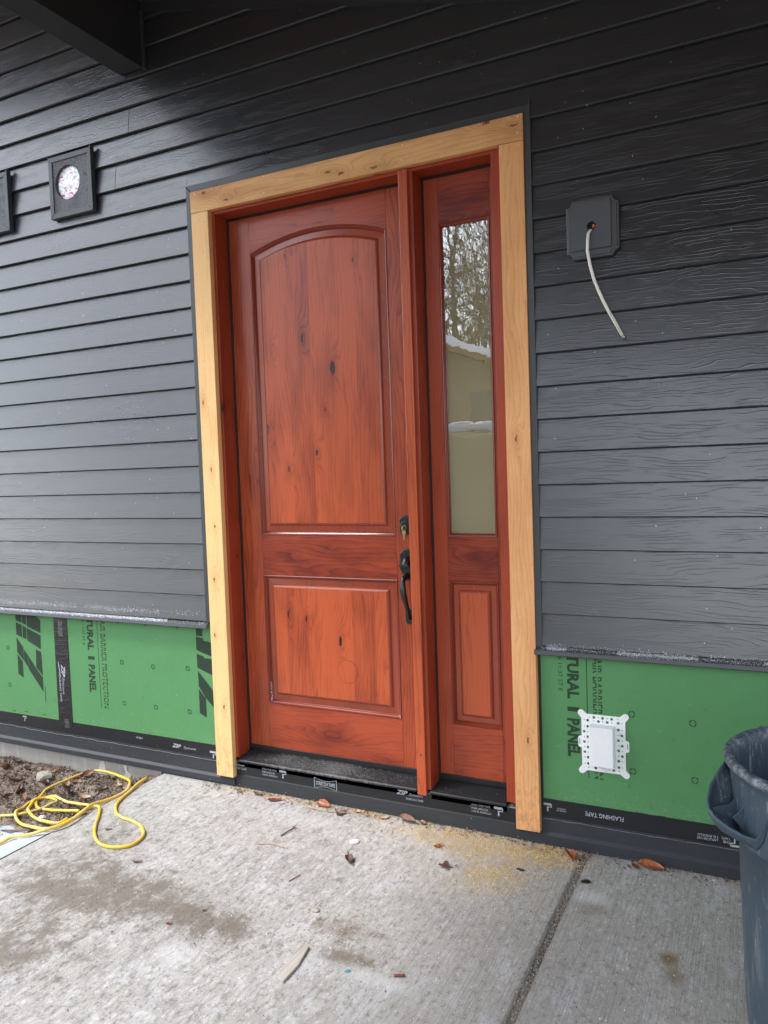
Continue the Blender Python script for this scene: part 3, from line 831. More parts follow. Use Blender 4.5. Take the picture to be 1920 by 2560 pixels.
for i in range(4):
    text(wall, 'zipsystem install', (-3.462 - i * .009, 0.176), 0.05, 0.005, -0.0037, M_PRINT, DN, RT)
text(wall, 'ZIP', (-2.70, 0.150), 0.060, 0.020, -0.0026, M_PRINT, (1, -.02), (0, 1), shear=0.35, weight=0.03)
text(wall, 'System', (-2.615, 0.146), 0.080, 0.017, -0.0026, M_PRINT, (1, 0), (0, 1), shear=0.3)
roller(wall, -2.466, 0.135, 1.3, -0.0026, 1)
roller(wall, -3.815, 0.165, 1.0, -0.0026, 1)
text(wall, 'zip', (-2.95, 0.160), 0.05, 0.013, -0.0026, M_PRINT, (1, 0), (0, 1), shear=.3)

# charcoal trim round the door opening
MB().prism([(-2.458, 0.800), (-2.4285, 0.800), (-2.4285, 2.850), (-2.458, 2.882)], -0.021, 0.0).build('corner_trim', M_TRIM, wall, bevel=0.002)
MB().prism([(-0.8195, 0.800), (-0.794, 0.800), (-0.794, 2.898), (-0.8195, 2.850)], -0.024, 0.0).build('corner_trim', M_TRIM, wall, bevel=0.002)
MB().prism([(-2.4575, 2.8835), (-2.4275, 2.8515), (-0.8200, 2.8515), (-0.7955, 2.880)], -0.0205, 0.0).build('head_trim', M_TRIM, wall, bevel=0.002)
# black flashing strip showing beside the casing
MB().box(-0.8205, -0.8085, -0.0026, 0.0, 0.10, 0.80).build('opening_tape', M_TAPE, wall)

# frost along the foot of the siding and on the flashing
def flakes(name, n, fn, mat, parent=None, s=(0.0008, 0.0022), loc=None, kind='stuff'):
    m = MB()
    for _ in range(n):
        p = fn()
        if p is None: continue
        a = random.uniform(*s)
        q = [Vector(p) + Vector((random.uniform(-a, a), random.uniform(-a, a) * .7, random.uniform(-a, a))) for _ in range(4)]
        m.add(q, [(0, 1, 2), (0, 2, 3), (0, 3, 1), (1, 3, 2)])
    o = m.build(name, mat, parent, loc=loc, fix=False); o['kind'] = kind
    return o
def fr_left():
    x = random.uniform(-4.5, -2.47); e = max(0.0, (x + 2.95) / .5)
    if random.random() < e * 0.8: return None
    zc = 0.838 + 0.004 * mnoise.noise(Vector((x * 9, 0, 0)))
    if mnoise.noise(Vector((x * 5, 9, 0))) < -0.25 and random.random() < .7: return None
    z = random.gauss(zc, 0.0075)
    return (x, -0.0226 + 0.133 * (z - .8045), z)
flakes('frost', 5200, fr_left, M_FROST, wall, (0.0010, 0.0026))
def fr_flash(a, b, n0):
    def f():
        x = random.uniform(a, b)
        if mnoise.noise(Vector((x * 4, 5, 0))) < n0 and random.random() < .75: return None
        t = min(1, max(0, random.gauss(.45, .25)))
        return (x, -0.0125 - 0.0240 * t, 0.8045 - 0.0140 * t)
    return f
flakes('frost', 8000, fr_flash(-4.5, -2.7, -0.2), M_FROST, wall, (0.0012, 0.0032))
flakes('frost', 300, fr_flash(-2.7, -2.46, 0.1), M_FROST, wall, (0.001, 0.0025))
flakes('frost', 7000, fr_flash(-0.80, 0.1, -0.05), M_FROST, wall, (0.0006, 0.0017))
def fr_right():
    x = random.uniform(-0.79, 0.05); z = 0.806 + abs(random.gauss(0, 0.006))
    return (x, -0.0226 + 0.133 * (z - .8045), z)
flakes('frost', 800, fr_right, M_FROST, wall, (0.0010, 0.0026))

# torn edge where tape meets membrane: a pale wrinkled lip
for (a, b, zc) in ((XL, -2.43, 0.108), (-0.81, 0.6, 0.104)):
    pts = []; x = a
    while x < b:
        pts.append((x, -0.0055 - 0.002 * abs(mnoise.noise(Vector((x * 20, 0, 3)))), zc + 0.009 * mnoise.noise(Vector((x * 3.2, 4, 0))) + 0.004 * mnoise.noise(Vector((x * 19, 4, 0)))))
        x += 0.018
    MB().tube(pts, 0.0016, 5).build('tape_lip', plain('scuffed_edge', (0.13, 0.135, 0.14), 0.6, var=0.9, sc=60), wall)

# ================================================================== PORCH ROOF
roof = empty('porch_roof', (-2.75, -1.4, 3.7), 'dark porch roof with sloping stained board ceiling above the wall', 'roof')
PD = 3.0
def ceil_y(x): return slope_z(x) + 0.0
# ceiling boards, running down the slope
nb = 21
for i in range(nb):
    ya, yb = -0.003 - i * PD / nb, -(i + 1) * PD / nb + 0.003
    m = MB(); xa, xb = -2.79, 2.35
    za, zb = slope_z(xa) + 0.046, slope_z(xb) + 0.046
    m.add([(xa, ya, za), (xb, ya, zb), (xb, yb, zb), (xa, yb, za), (xa, ya, za + .018), (xb, ya, zb + .018), (xb, yb, zb + .018), (xa, yb, za + .018)],
          [(0, 1, 2, 3), (7, 6, 5, 4), (0, 4, 5, 1), (1, 5, 6, 2), (2, 6, 7, 3), (3, 7, 4, 0)])
    m.build('ceiling_board', M_CEIL, roof, bevel=0.002)
for i in range(4):
    ya, yb = -0.003 - i * 0.143, -(i + 1) * 0.143 + 0.003
    m = MB(); xa, xb = -5.9, -2.80
    za, zb = slope_z(xa) + 0.046, slope_z(xb) + 0.046
    m.add([(xa, ya, za), (xb, ya, zb), (xb, yb, zb), (xa, yb, za), (xa, ya, za + .018), (xb, ya, zb + .018), (xb, yb, zb + .018), (xa, yb, za + .018)],
          [(0, 1, 2, 3), (7, 6, 5, 4), (0, 4, 5, 1), (1, 5, 6, 2), (2, 6, 7, 3), (3, 7, 4, 0)])
    m.build('eave_board', M_CEIL, roof, bevel=0.002)
def sloped(name, xa, xb, ya, yb, d0, d1, mat):
    m = MB(); v = []
    for d in (d0, d1):
        v += [(xa, ya, slope_z(xa) + d), (xb, ya, slope_z(xb) + d), (xb, yb, slope_z(xb) + d), (xa, yb, slope_z(xa) + d)]
    return m.add(v, [(0, 1, 2, 3), (7, 6, 5, 4), (0, 4, 5, 1), (1, 5, 6, 2), (2, 6, 7, 3), (3, 7, 4, 0)]).build(name, mat, roof)
sloped('roof_deck', -2.95, 2.6, -PD - 0.12, 0.25, 0.068, 0.30, M_BEAM)
sloped('roof_deck', -6.2, -2.96, -0.62, 0.25, 0.068, 0.30, M_BEAM)
sloped('fascia', -2.95, 2.6, -PD - 0.15, -PD - 0.121, -0.02, 0.31, M_BEAM)
sloped('fascia', -6.2, -2.96, -0.65, -0.621, -0.02, 0.31, M_BEAM)
sloped('frieze_board', -2.675, 2.2, -0.030, -0.001, 0.0, 0.044, M_BEAM)
sloped('frieze_board', -5.6, -2.83, -0.030, -0.001, 0.0, 0.044, M_BEAM)
MB().box(-2.825, -2.679, -PD - 0.10, -0.022, 3.484, 3.83).build('beam', M_BEAM, roof, bevel=0.003)
MB().box(-2.677, -2.661, -0.034, -0.0185, 3.476, 3.745).build('beam_trim', M_TRIM, roof)
MB().box(-2.82, -2.684, -PD - 0.02, -PD + 0.12, 0.0, 3.483).build('post', M_BEAM, roof, bevel=0.003)
MB().box(2.15, 2.29, -PD - 0.02, -PD + 0.12, 0.0, slope_z(2.2)+.03).build('post', M_BEAM, roof, bevel=0.003)

# ================================================================== DOOR CASING
casing = empty('door_casing', (-1.62, -0.015, 0.05), 'light natural cedar casing boards framing the red doorway', 'door casing')
def board(name, poly, y0, y1, mat):
    return MB().prism(poly, y0, y1).build(name, mat, casing, bevel=0.0022)
hb = board('head_board', [(-2.427, 2.749), (-0.821, 2.749), (-0.821, 2.8485), (-2.427, 2.8485)], -0.0300, -0.0005, M_CEDH)
l1 = board('leg_board', [(-2.4262, 0.048), (-2.3265, 0.049), (-2.3265, 2.7475), (-2.4245, 2.7475)], -0.0305, -0.0005, M_CEDV)
l2 = board('leg_board', [(-0.9165, 0.049), (-0.8185, 0.050), (-0.8215, 2.7475), (-0.9185, 2.7475)], -0.0300, -0.0005, M_CEDR)
for (x, z) in [(-2.008,2.841),(-2.009,2.771),(-1.324,2.834),(-1.328,2.775),(-0.841,2.838),(-0.843,2.779),(-0.84,2.732),(-0.905,2.73),(-2.397,2.831),(-2.407,2.764),(-2.404,2.714),(-2.34,2.709)]:
    p = hb if z > 2.749 else (l1 if x < -1.6 else l2)
    MB().disc(x, z, 0.0026, -0.0312, -0.029, 8).build('nail', M_NAIL, p)

# ================================================================== DOOR FRAME
frame = empty('door_frame', (-1.63, 0.05, 0.13), 'red stained jambs, mullion and black ribbed sill inside the cedar casing', 'door frame')
def bxp(name, x0, x1, y0, y1, z0, z1, mat, parent, bev=0.0015):
    return MB().box(x0, x1, y0, y1, z0, z1).build(name, mat, parent, bevel=bev)
bxp('jamb', -2.3345, -2.313, 0.0, 0.150, 0.142, 2.757, M_JAMB, frame)
bxp('jamb', -0.962, -0.925, 0.0, 0.150, 0.142, 2.757, M_JAMB, frame)
bxp('head_jamb', -2.3125, -0.9625, 0.0005, 0.150, 2.735, 2.757, M_JAMBX, frame)
bxp('mullion', -1.362, -1.298, 0.0008, 0.150, 0.1375, 2.7345, M_JAMB, frame)
bxp('mullion_cover', -1.3565, -1.3145, -0.0150, 0.0, 0.115, 2.7455, M_STILE, frame, 0.003)
MB().disc(-1.335, 0.292, 0.0045, -0.0157, -0.0140, 12).build('screw_plug', M_BARK, frame)
for (a, b) in ((-2.3128, -2.304), (-1.2978, -1.291)):
    bxp('weatherstrip', a, b, 0.0905, 0.1445, 0.150, 2.7345, M_BLACK, frame, 0.001)
for (a, b) in ((-2.304, -1.3625), (-1.291, -0.9625)):
    bxp('weatherstrip', a, b, 0.0915, 0.1445, 2.7245, 2.7345, M_BLACK, frame, 0.001)
# sill: ribbed tread with a rounded nose
def sill(x0, x1, ribs):
    prof = [(0.150, 0.100), (0.150, 0.156), (0.0905, 0.156), (0.0905, 0.1495)]
    ya, yb, za, zb = 0.090, 0.002, 0.1495, 0.1375
    for i in range(ribs):
        t0, t1, t2 = i / ribs, (i + .55) / ribs, (i + .62) / ribs
        for t, d in ((t0, 0.0), (t1, 0.0), (t2, -0.0016), ((i + .95) / ribs, -0.0016)):
            prof.append((ya + (yb - ya) * t, za + (zb - za) * t + d))
    prof += [(0.0, 0.1372), (-0.008, 0.1362), (-0.0125, 0.1325), (-0.0135, 0.1280), (-0.011, 0.1235), (-0.003, 0.1215), (0.0, 0.1195), (0.0, 0.100)]
    return MB().extr(prof, x0, x1).build('sill', M_BLACKSILL, frame)
Msl = Mat('sill_metal', 0.5, spec=0.3)
_x, _y = Msl.x, Msl.y
_n = Msl.noise(_x * 60.0, _y * 90.0, 0.0, 6.0, 0.8); _b = Msl.noise(_x * 7.0, _y * 9.0, 3.0, 3.0)
_w = (0.0 - (((_x + 1.85) / 0.42).pow(2.0))).exp()
_c = Msl.mix((_n * 1.4 + _w * 0.32 + _b * 0.5 - 1.12).clamp() * 0.8, (0.010, 0.010, 0.012), (0.40, 0.39, 0.38))
_br = Msl.noise(_x * 30.0, _y * 30.0, 8.0, 5.0, 0.7).smooth(0.64, 0.72)
Msl.color(Msl.mix(_br * 0.5, _c, (0.22, 0.15, 0.08)))
M_BLACKSILL = Msl.m
sill(-2.3125, -1.3625, 11); sill(-1.2975, -0.9625, 11)
sub = MB().extr([(0.0, 0.119), (0.0, 0.050), (-0.006, 0.040), (-0.008, 0.030), (0.06, 0.030), (0.06, 0.119)], -2.345, -0.905)
subo = sub.build('sill_wrap', M_TAPE, frame)
MB().box(-2.33, -0.90, 0.061, 0.15, 0.0, 0.099).build('subsill', M_BLACK, frame)
YT = -0.0008
def tt(s, x, z, w, h, **k): text(frame, s, (x, z), w, h, YT, M_PRINT, (1, 0), (0, 1), **k)
for dx in (0.0, 1.06):
    tt('ROLL THE TAPE', -2.135 + dx, 0.106, 0.080, 0.0075); tt('PARA APLICAR', -2.140 + dx, 0.092, 0.072, 0.008, weight=0.01); tt('USE EL RODILLO', -2.133 + dx, 0.079, 0.086, 0.008, weight=0.01)
    roller(frame, -2.058 + dx, 0.096, 1.25, YT)
# bow-tie badge
cx, cz = -1.826, 0.083
def bow(w, h0, h1, n=12):
    top = [(cx - w + 2 * w * i / n, cz + h0 + (h1 - h0) * (abs(2 * i / n - 1)) ** 1.6) for i in range(n + 1)]
    return top + [(x, 2 * cz - z) for x, z in top[::-1]]
o_, i_ = bow(0.060, 0.014, 0.026), bow(0.057, 0.0125, 0.0235)
m = MB(); n = len(o_)
m.add([(x, YT, z) for x, z in o_] + [(x, YT, z) for x, z in i_], [(i, (i + 1) % n, n + (i + 1) % n, n + i) for i in range(n)])
m.build('badge_outline', M_PRINT, frame, fix=False)
tt('STRETCH TAPE', cx, cz, 0.100, 0.018, weight=0.02)
tt('ZIP', -1.438, 0.106, 0.056, 0.020, shear=0.35, weight=0.03); tt('System', -1.372, 0.101, 0.066, 0.015, shear=0.3); tt('STRETCH TAPE', -1.378, 0.082, 0.082, 0.009, weight=0.01)
tt('System', -2.305, 0.104, 0.05, 0.013, shear=0.3); tt('CH TAPE', -2.300, 0.088, 0.06, 0.009, weight=.01)
flakes('debris', 900, lambda: (random.gauss(-1.85, .25), random.uniform(0.0, .088), 0.1395 + .012 * 0 + random.uniform(0, .010)) , M_PLASTER0, frame, (0.0008, 0.0020))

flakes('dust', 1100, lambda: (random.gauss(-1.92, .24), random.uniform(0.0, .088), random.uniform(.139, .151)) if True else None, M_PLASTER0, frame, (0.0006, 0.0016))
# ================================================================== RAISED PANELS
def contour(x0, x1, z0, z1, sag, d, y, n=16):
    """closed outline, inset by d; the top edge is an arch of rise sag (springing at z1)"""
    X0, X1, Z0_ = x0 + d, x1 - d, z0 + d
    pts = [(X0, y, Z0_), (X1, y, Z0_)]
    if sag == 0:
        pts += [(X1, y, z1 - d), (X0, y, z1 - d)]
        return pts
    hw = (x1 - x0) / 2; cx = (x0 + x1) / 2
    rad = (hw * hw + sag * sag) / (2 * sag); zc = z1 + sag - rad
    r = rad - d
    for i in range(n + 1):
        x = X1 + (X0 - X1) * i / n
        pts.append((x, y, zc + math.sqrt(r * r - (x - cx) ** 2)))
    return pts

def raised(x0, x1, z0, z1, sag, yf, parent, mm=M_MOULD, pm=M_PANEL, bw=0.052, sm=1.0):
    C = lambda d, y: contour(x0, x1, z0, z1, sag, d, y)
    m = MB()
    # sticking: bead, quirk, cove
    prof = [(-0.0002, yf + 0.012), (-0.0002, yf - 0.0010), (0.003, yf - 0.0030), (0.006, yf - 0.0022), (0.008, yf + 0.0015), (0.0105, yf + 0.0035), (0.0135, yf + 0.0085), (0.0165, yf + 0.0125)]
    m.loft([C(d * sm, y) for d, y in prof], cap=False)
    m.build('moulding', mm, parent, bevel=0)
    q = MB()
    q.loft([C(d, y) for d, y in ((0.012 * sm, yf + 0.0150), (0.018 * sm, yf + 0.0148), (bw - 0.008, yf + 0.0128), (bw - 0.006, yf + 0.0100), (bw - 0.002, yf + 0.0050), (bw + 0.003, yf + 0.0020), (bw + 0.006, yf + 0.0012))], cap=False)
    q.build('panel_bevel', M_BEVEL, parent)
    p = MB()
    p.loft([C(bw + 0.006, yf + 0.0012), C(bw + 0.0062, yf + 0.0008)], cap=True)
    return p.build('raised_panel', pm, parent)

# ================================================================== ENTRY DOOR
YF = 0.095
door = empty('entry_door', (-1.835, 0.115, 0.18), 'red stained knotty wood entry door with arched upper panel and black handle', 'door')
XA, XB, XC, XD = -2.3035, -2.1885, -1.4700, -1.3665
Z_B, Z_L0, Z_L1, Z_S, SAG, Z_T = 0.398, 1.027, 1.2215, 2.554, 0.067, 2.724
def wp(name, poly, mat, parent, y0=YF, y1=0.139, bev=0.0006):
    return MB().prism(poly, y0, y1).build(name, mat, parent, bevel=bev, seg=1)
def rect(a, b, c, d): return [(a, c), (b, c), (b, d), (a, d)]
wp('stile', rect(XA, XB - 0.0003, 0.181, Z_T), M_STILE, door)
wp('stile', rect(XC + 0.0003, XD, 0.181, Z_T), M_STILE, door)
wp('bottom_rail', rect(XB, XC, 0.181, Z_B), M_RAIL, door)
wp('lock_rail', rect(XB, XC, Z_L0, Z_L1), M_RAIL, door)
arch = [(p[0], p[2]) for p in contour(XB, XC, Z_L1, Z_S, SAG, 0.0, 0)][2:]    # right to left
wp('top_rail', arch + [(XB, Z_T), (XC, Z_T)], M_RAIL, door)
raised(XB, XC, Z_L1, Z_S, SAG, YF, door)
raised(XB, XC, Z_B, Z_L0, 0, YF, door)
MB().box(XA, XD, 0.092, 0.139, 0.1565, 0.1805).build('door_sweep', M_BLACK, door, bevel=0.002)
# faint cup ring pressed into the lower panel finish
mr = MB(); cx, cz = -1.742, 0.590; n = 40
Mring = wood_material('alder_ring_stain', 'z', (0.36, 0.070, 0.022), DARK, (), 0.32, 55)
a_ = [(cx + 0.056 * math.cos(2 * math.pi * i / n), YF + 0.0007, cz + 0.056 * math.sin(2 * math.pi * i / n)) for i in range(n)]
b_ = [(cx + 0.0525 * math.cos(2 * math.pi * i / n), YF + 0.0007, cz + 0.0525 * math.sin(2 * math.pi * i / n)) for i in range(n)]
mr.add(a_ + b_, [(i, (i + 1) % n, n + (i + 1) % n, n + i) for i in range(n)]).build('ring_mark', Mring, door, fix=False)
flakes('scuffs', 160, lambda: (random.gauss(-2.172, .0035), YF + random.uniform(.001, .006), random.uniform(.405, .505)), M_FROST, door, (0.0006, 0.002))

# deadbolt
db = MB(); n = 10
out = [(-1.4475, 1.236), (-1.440, 1.229), (-1.388, 1.229), (-1.381, 1.236), (-1.381, 1.298), (-1.390, 1.303)] + \
      [(-1.414 + 0.024 * math.cos(a), 1.303 + 0.011 * math.sin(a)) for a in [math.pi * i / n for i in range(1, n)]] + [(-1.438, 1.303), (-1.4475, 1.298)]
dbo = db.prism(out, YF - 0.011, YF).build('deadbolt', M_HW, door, bevel=0.003)
MB().disc(-1.414, 1.264, 0.0275, YF - 0.019, YF - 0.0112, 28).build('cylinder_guard', M_HW, dbo, bevel=0.003)
MB().disc(-1.414, 1.264, 0.0115, YF - 0.0225, YF - 0.0192, 20).build('lock_cylinder', M_HW, dbo, bevel=0.001)
# handle set
out = [(-1.4510, 1.075), (-1.443, 1.060), (-1.438, 1.036), (-1.426, 1.028), (-1.400, 1.028), (-1.390, 1.036), (-1.385, 1.060), (-1.377, 1.075), (-1.377, 1.146), (-1.386, 1.152)] + \
      [(-1.414 + 0.026 * math.cos(a), 1.152 + 0.014 * math.sin(a)) for a in [math.pi * i / n for i in range(1, n)]] + [(-1.442, 1.152), (-1.4510, 1.146)]
hs = MB().prism(out, YF - 0.010, YF).build('handle_plate', M_HW, door, bevel=0.003)
MB().tube([(-1.414, YF - .008, 1.125), (-1.414, YF - .024, 1.118), (-1.416, YF - .034, 1.100), (-1.417, YF - .040, 1.092)], [.019, .018, .016, .011], 12, 0.6).build('thumb_latch_hood', M_HW, hs)
MB().prism([(-1.444, 1.098), (-1.436, 1.090), (-1.398, 1.090), (-1.392, 1.098), (-1.398, 1.101), (-1.436, 1.101)], YF - .048, YF - .026).build('thumb_latch', M_HW, hs, bevel=.002)
lp = [(-1.4340, 0.845), (-1.427, 0.834), (-1.400, 0.834), (-1.393, 0.845), (-1.393, 0.893), (-1.400, 0.903), (-1.427, 0.903), (-1.4340, 0.893)]
MB().prism(lp, YF - 0.010, YF).build('lower_plate', M_HW, door, bevel=0.003)
gp = [(-1.414, YF - .006, 1.050), (-1.416, YF - .026, 1.050), (-1.4195, YF - .042, 1.040), (-1.4215, YF - .052, 1.015), (-1.4195, YF - .055, .985), (-1.415, YF - .052, .955),
      (-1.411, YF - .044, .925), (-1.409, YF - .036, .900), (-1.410, YF - .030, .880), (-1.411, YF - .022, .866), (-1.412, YF - .008, .862)]
MB().tube(gp, [.0135, .0125, .0125, .0130, .0135, .0125, .0105, .0090, .0085, .0090, .0110], 14).build('grip', M_HW, door)

key = MB(); kx, kz = -1.4145, 1.252
key.tube([(kx + .0105 * math.cos(a), YF - .037 + .0035 * math.sin(a), kz + .008 + .0105 * math.sin(a)) for a in [2 * math.pi * i / 16 for i in range(17)]], .0011, 6)
key.prism([(kx - .009, 1.247), (kx - .010, 1.240), (kx - .006, 1.233), (kx - .003, 1.230), (kx - .003, 1.208), (kx, 1.203), (kx + .003, 1.208), (kx + .0045, 1.214), (kx + .003, 1.218), (kx + .0045, 1.223), (kx + .003, 1.230), (kx + .006, 1.233), (kx + .010, 1.240), (kx + .009, 1.247), (kx, 1.251)], YF - .038, YF - .036)
key.box(kx - .004, kx + .003, YF - .052, YF - .018, 1.256, 1.270)
tag(key.build('door_key', M_BRASS, loc=(kx, YF - .037, 1.24)), 'small brass key on a ring hanging from the deadbolt', 'key')

# ================================================================== SIDELIGHT
sl = empty('sidelight_panel', (-1.128, 0.115, 0.18), 'narrow red wood sidelight with tall glass pane right of the door', 'sidelight')
A, B, C_, D_ = -1.2905, -1.227, -1.0035, -0.9632
wp('stile', rect(A, B - .0003, 0.181, 2.724), M_SLSTILE, sl)
wp('stile', rect(C_ + .0003, D_, 0.181, 2.724), M_SLSTILE, sl)
wp('bottom_rail', rect(B, C_, 0.181, 0.4045), M_SLRAIL, sl)
wp('middle_rail', rect(B, C_, 1.0305, 1.2205), M_SLRAIL, sl)
wp('top_rail', rect(B, C_, 2.534, 2.724), M_SLRAIL, sl)
raised(B, C_, 0.4045, 1.0305, 0, YF, sl, bw=0.046, pm=wood_material('alder_sidelight_panel', 'z', LIGHT, DARK, (), 0.32, 60, blotch=0.45, line=0.5, coat=.10))
m = MB(); gc = lambda d, y: contour(B, C_, 1.2205, 2.534, 0, d, y)
m.loft([gc(d, YF + y) for d, y in ((-0.0002, .012), (-0.0002, -.001), (.003, -.003), (.006, -.0022), (.008, .0015), (.0105, .0035), (.0135, .0105), (.0136, .020))], cap=False).build('glazing_bead', M_MOULD, sl)
pane = MB().box(B + .0125, C_ - .0125, YF + .013, YF + .017, 1.2330, 2.5215).build('glass_pane', M_GLASS, sl)
MB().box(B + .003, C_ - .003, YF + .024, YF + .027, 1.2240, 2.5300).build('pane_backing', M_FILM, sl)
MB().box(A, D_, 0.092, 0.139, 0.1565, 0.1805).build('bottom_sweep', M_BLACK, sl, bevel=0.002)

# ================================================================== VENT BLOCKS ON THE LEFT
def vent(x0, x1, z0, z1, hc, hr, label, foil=True, group='round-holed vent blocks on the siding'):
    v = empty('vent_block', ((x0 + x1) / 2, -0.018, (z0 + z1) / 2), label, 'vent block', group)
    w = 0.027
    yo, yb = -0.046, -0.0185
    # mitred flange frame, splayed
    def side(name, poly):
        MB().prism(poly, yo, yb).build(name, M_BLOCK, v, bevel=0.0025)
    side('flange', [(x0, z1), (x1, z1), (x1 - w, z1 - w), (x0 + w, z1 - w)])
    side('flange', [(x0, z0), (x0 + w, z0 + w), (x1 - w, z0 + w), (x1, z0)])
    side('flange', [(x0, z0 + .0006), (x0, z1 + .012), (x0 + w * .5, z1 - w * .5), (x0 + w, z1 - w - .0006), (x0 + w, z0 + w + .0006)])
    side('flange', [(x1, z0 + .0006), (x1 - w, z0 + w + .0006), (x1 - w, z1 - w - .0006), (x1, z1 + .016)])
    # face with a round hole
    X0, X1, Z0_, Z1_ = x0 + w, x1 - w, z0 + w, z1 - w
    n = 48; yf = -0.041; inner = []; outer = []
    for i in range(n):
        a = 2 * math.pi * i / n; c, s_ = math.cos(a), math.sin(a)
        inner.append((hc[0] + hr * c, hc[1] + hr * s_))
        t = min(((X1 - hc[0]) / c if c > 1e-6 else (X0 - hc[0]) / c if c < -1e-6 else 9), ((Z1_ - hc[1]) / s_ if s_ > 1e-6 else (Z0_ - hc[1]) / s_ if s_ < -1e-6 else 9))
        outer.append((hc[0] + t * c, hc[1] + t * s_))
    # square off the corners
    for X, Z in ((X0, Z0_), (X1, Z0_), (X1, Z1_), (X0, Z1_)):
        k = min(range(n), key=lambda i: (outer[i][0] - X) ** 2 + (outer[i][1] - Z) ** 2); outer[k] = (X, Z)
    m = MB(); vs = [(x, yf, z) for x, z in outer] + [(x, yf, z) for x, z in inner] + [(x, yb, z) for x, z in inner]
    m.add(vs, [(i, (i + 1) % n, n + (i + 1) % n, n + i) for i in range(n)] + [(n + i, n + (i + 1) % n, 2 * n + (i + 1) % n, 2 * n + i) for i in range(n)])
    m.build('block_face', M_ROUGH, v)
    # crumpled foil in the hole
    m = MB(); rings = 7; vs = [(hc[0], -0.034, hc[1])]
    for r_ in range(1, rings + 1):
        for i in range(n):
            a = 2 * math.pi * i / n; rr = hr * .985 * r_ / rings
            x, z = hc[0] + rr * math.cos(a), hc[1] + rr * math.sin(a)
            vs.append((x, -0.034 + 0.008 * (r_ / rings) + 0.007 * mnoise.noise(Vector((x * 45, z * 45, 1))), z))
    fs = [(0, 1 + i, 1 + (i + 1) % n) for i in range(n)]
    for r_ in range(rings - 1):
        for i in range(n): fs.append((1 + r_ * n + i, 1 + (r_ + 1) * n + i, 1 + (r_ + 1) * n + (i + 1) % n, 1 + r_ * n + (i + 1) % n))
    m.add(vs, fs, False).build('foil_duct', M_FOIL if foil else M_DARKHOLE, v)
    return v
vent(-3.330, -3.030, 2.870, 3.182, (-3.203, 3.042), 0.086, 'square charcoal vent block whose round hole shows crumpled printed foil')
vent(-3.944, -3.644, 2.870, 3.182, (-3.817, 3.042), 0.086, 'charcoal vent block with dark hole cut by the left picture edge', False)

# ================================================================== LIGHT BLOCK + CABLE
lb = empty('light_mounting_block', (-0.57, -0.018, 2.377), 'octagonal-cornered charcoal mounting block with central hole right of the door', 'mounting block')
def notched(x0, x1, z0, z1, c, n=5):
    pts = []
    for (cx, cz, a0) in ((x1, z0, 180), (x1, z1, 270), (x0, z1, 0), (x0, z0, 90)):
        seq = [(cx + c * math.cos(R(a0 - 90 * i / n)), cz + c * math.sin(R(a0 - 90 * i / n))) for i in range(n + 1)]
        pts += seq
    return pts
bx0, bx1, bz0, bz1 = -0.664, -0.473, 2.269, 2.484
MB().prism(notched(bx0, bx1, bz0, bz1, .022), -0.036, -0.0175).build('back_plate', M_BLOCK, lb, bevel=0.004)
MB().prism(notched(bx0 + .008, bx1 - .008, bz0 + .008, bz1 - .008, .022), -0.0395, -0.0362).build('stepped_rim', M_BLOCK, lb, bevel=0.002)
# face with hole
hx, hz, hr = -0.570, 2.380, 0.0165
X0, X1, Z0_, Z1_ = -0.642, -0.501, 2.298, 2.464
n = 32; inner, outer = [], []
for i in range(n):
    a = 2 * math.pi * (i + .5) / n; c, s_ = math.cos(a), math.sin(a)
    inner.append((hx + hr * c, hz + hr * s_))
    t = min(((X1 - hx) / c if c > 0 else (X0 - hx) / c), ((Z1_ - hz) / s_ if s_ > 0 else (Z0_ - hz) / s_))
    outer.append((hx + t * c, hz + t * s_))
for X, Z in ((X0, Z0_), (X1, Z0_), (X1, Z1_), (X0, Z1_)):
    k = min(range(n), key=lambda i: (outer[i][0] - X) ** 2 + (outer[i][1] - Z) ** 2); outer[k] = (X, Z)
m = MB(); yf, yb = -0.0475, -0.0393
m.add([(x, yf, z) for x, z in outer] + [(x, yf, z) for x, z in inner] + [(x, -0.0200, z) for x, z in inner] + [(x, yb, z) for x, z in outer],
      [(i, (i + 1) % n, n + (i + 1) % n, n + i) for i in range(n)] + [(n + i, n + (i + 1) % n, 2 * n + (i + 1) % n, 2 * n + i) for i in range(n)] + [(i, 3 * n + i, 3 * n + (i + 1) % n, (i + 1) % n) for i in range(n)])
m.build('face_plate', M_BLOCK, lb)
MB().disc(hx, hz, hr * .98, -0.0400, -0.0397, 24).build('hole', M_DARKHOLE, lb)
m = MB()
for i in range(14):
    a, r_ = random.uniform(-1.2, 1.2), random.uniform(.001, .009)
    x, z = hx + .004 + r_ * math.cos(a), hz + .001 + r_ * math.sin(a); s_ = random.uniform(.003, .006)
    q = [Vector((x, -.0425, z)) + Vector((random.uniform(-s_, s_), random.uniform(-.002, .002), random.uniform(-s_, s_))) for _ in range(4)]
    m.add(q, [(0, 1, 2), (0, 2, 3), (0, 3, 1), (1, 3, 2)])
m.build('foam_plug', M_COPPER, lb)
Mcab = plain('white_sheath', (0.72, 0.70, 0.64), 0.45, var=0.04)
cb = empty('electrical_cable', (-0.57, -0.05, 2.37), 'flat white electrical cable curving out of the mounting block hole', 'cable')
cpts = [(-0.570, -0.030, 2.371), (-0.573, -0.050, 2.366), (-0.579, -0.062, 2.350), (-0.581, -0.065, 2.323), (-0.582, -0.066, 2.288), (-0.5735, -0.066, 2.235), (-0.560, -0.066, 2.181), (-0.545, -0.064, 2.140), (-0.529, -0.062, 2.101), (-0.513, -0.060, 2.066), (-0.496, -0.058, 2.033), (-0.466, -0.056, 1.972)]
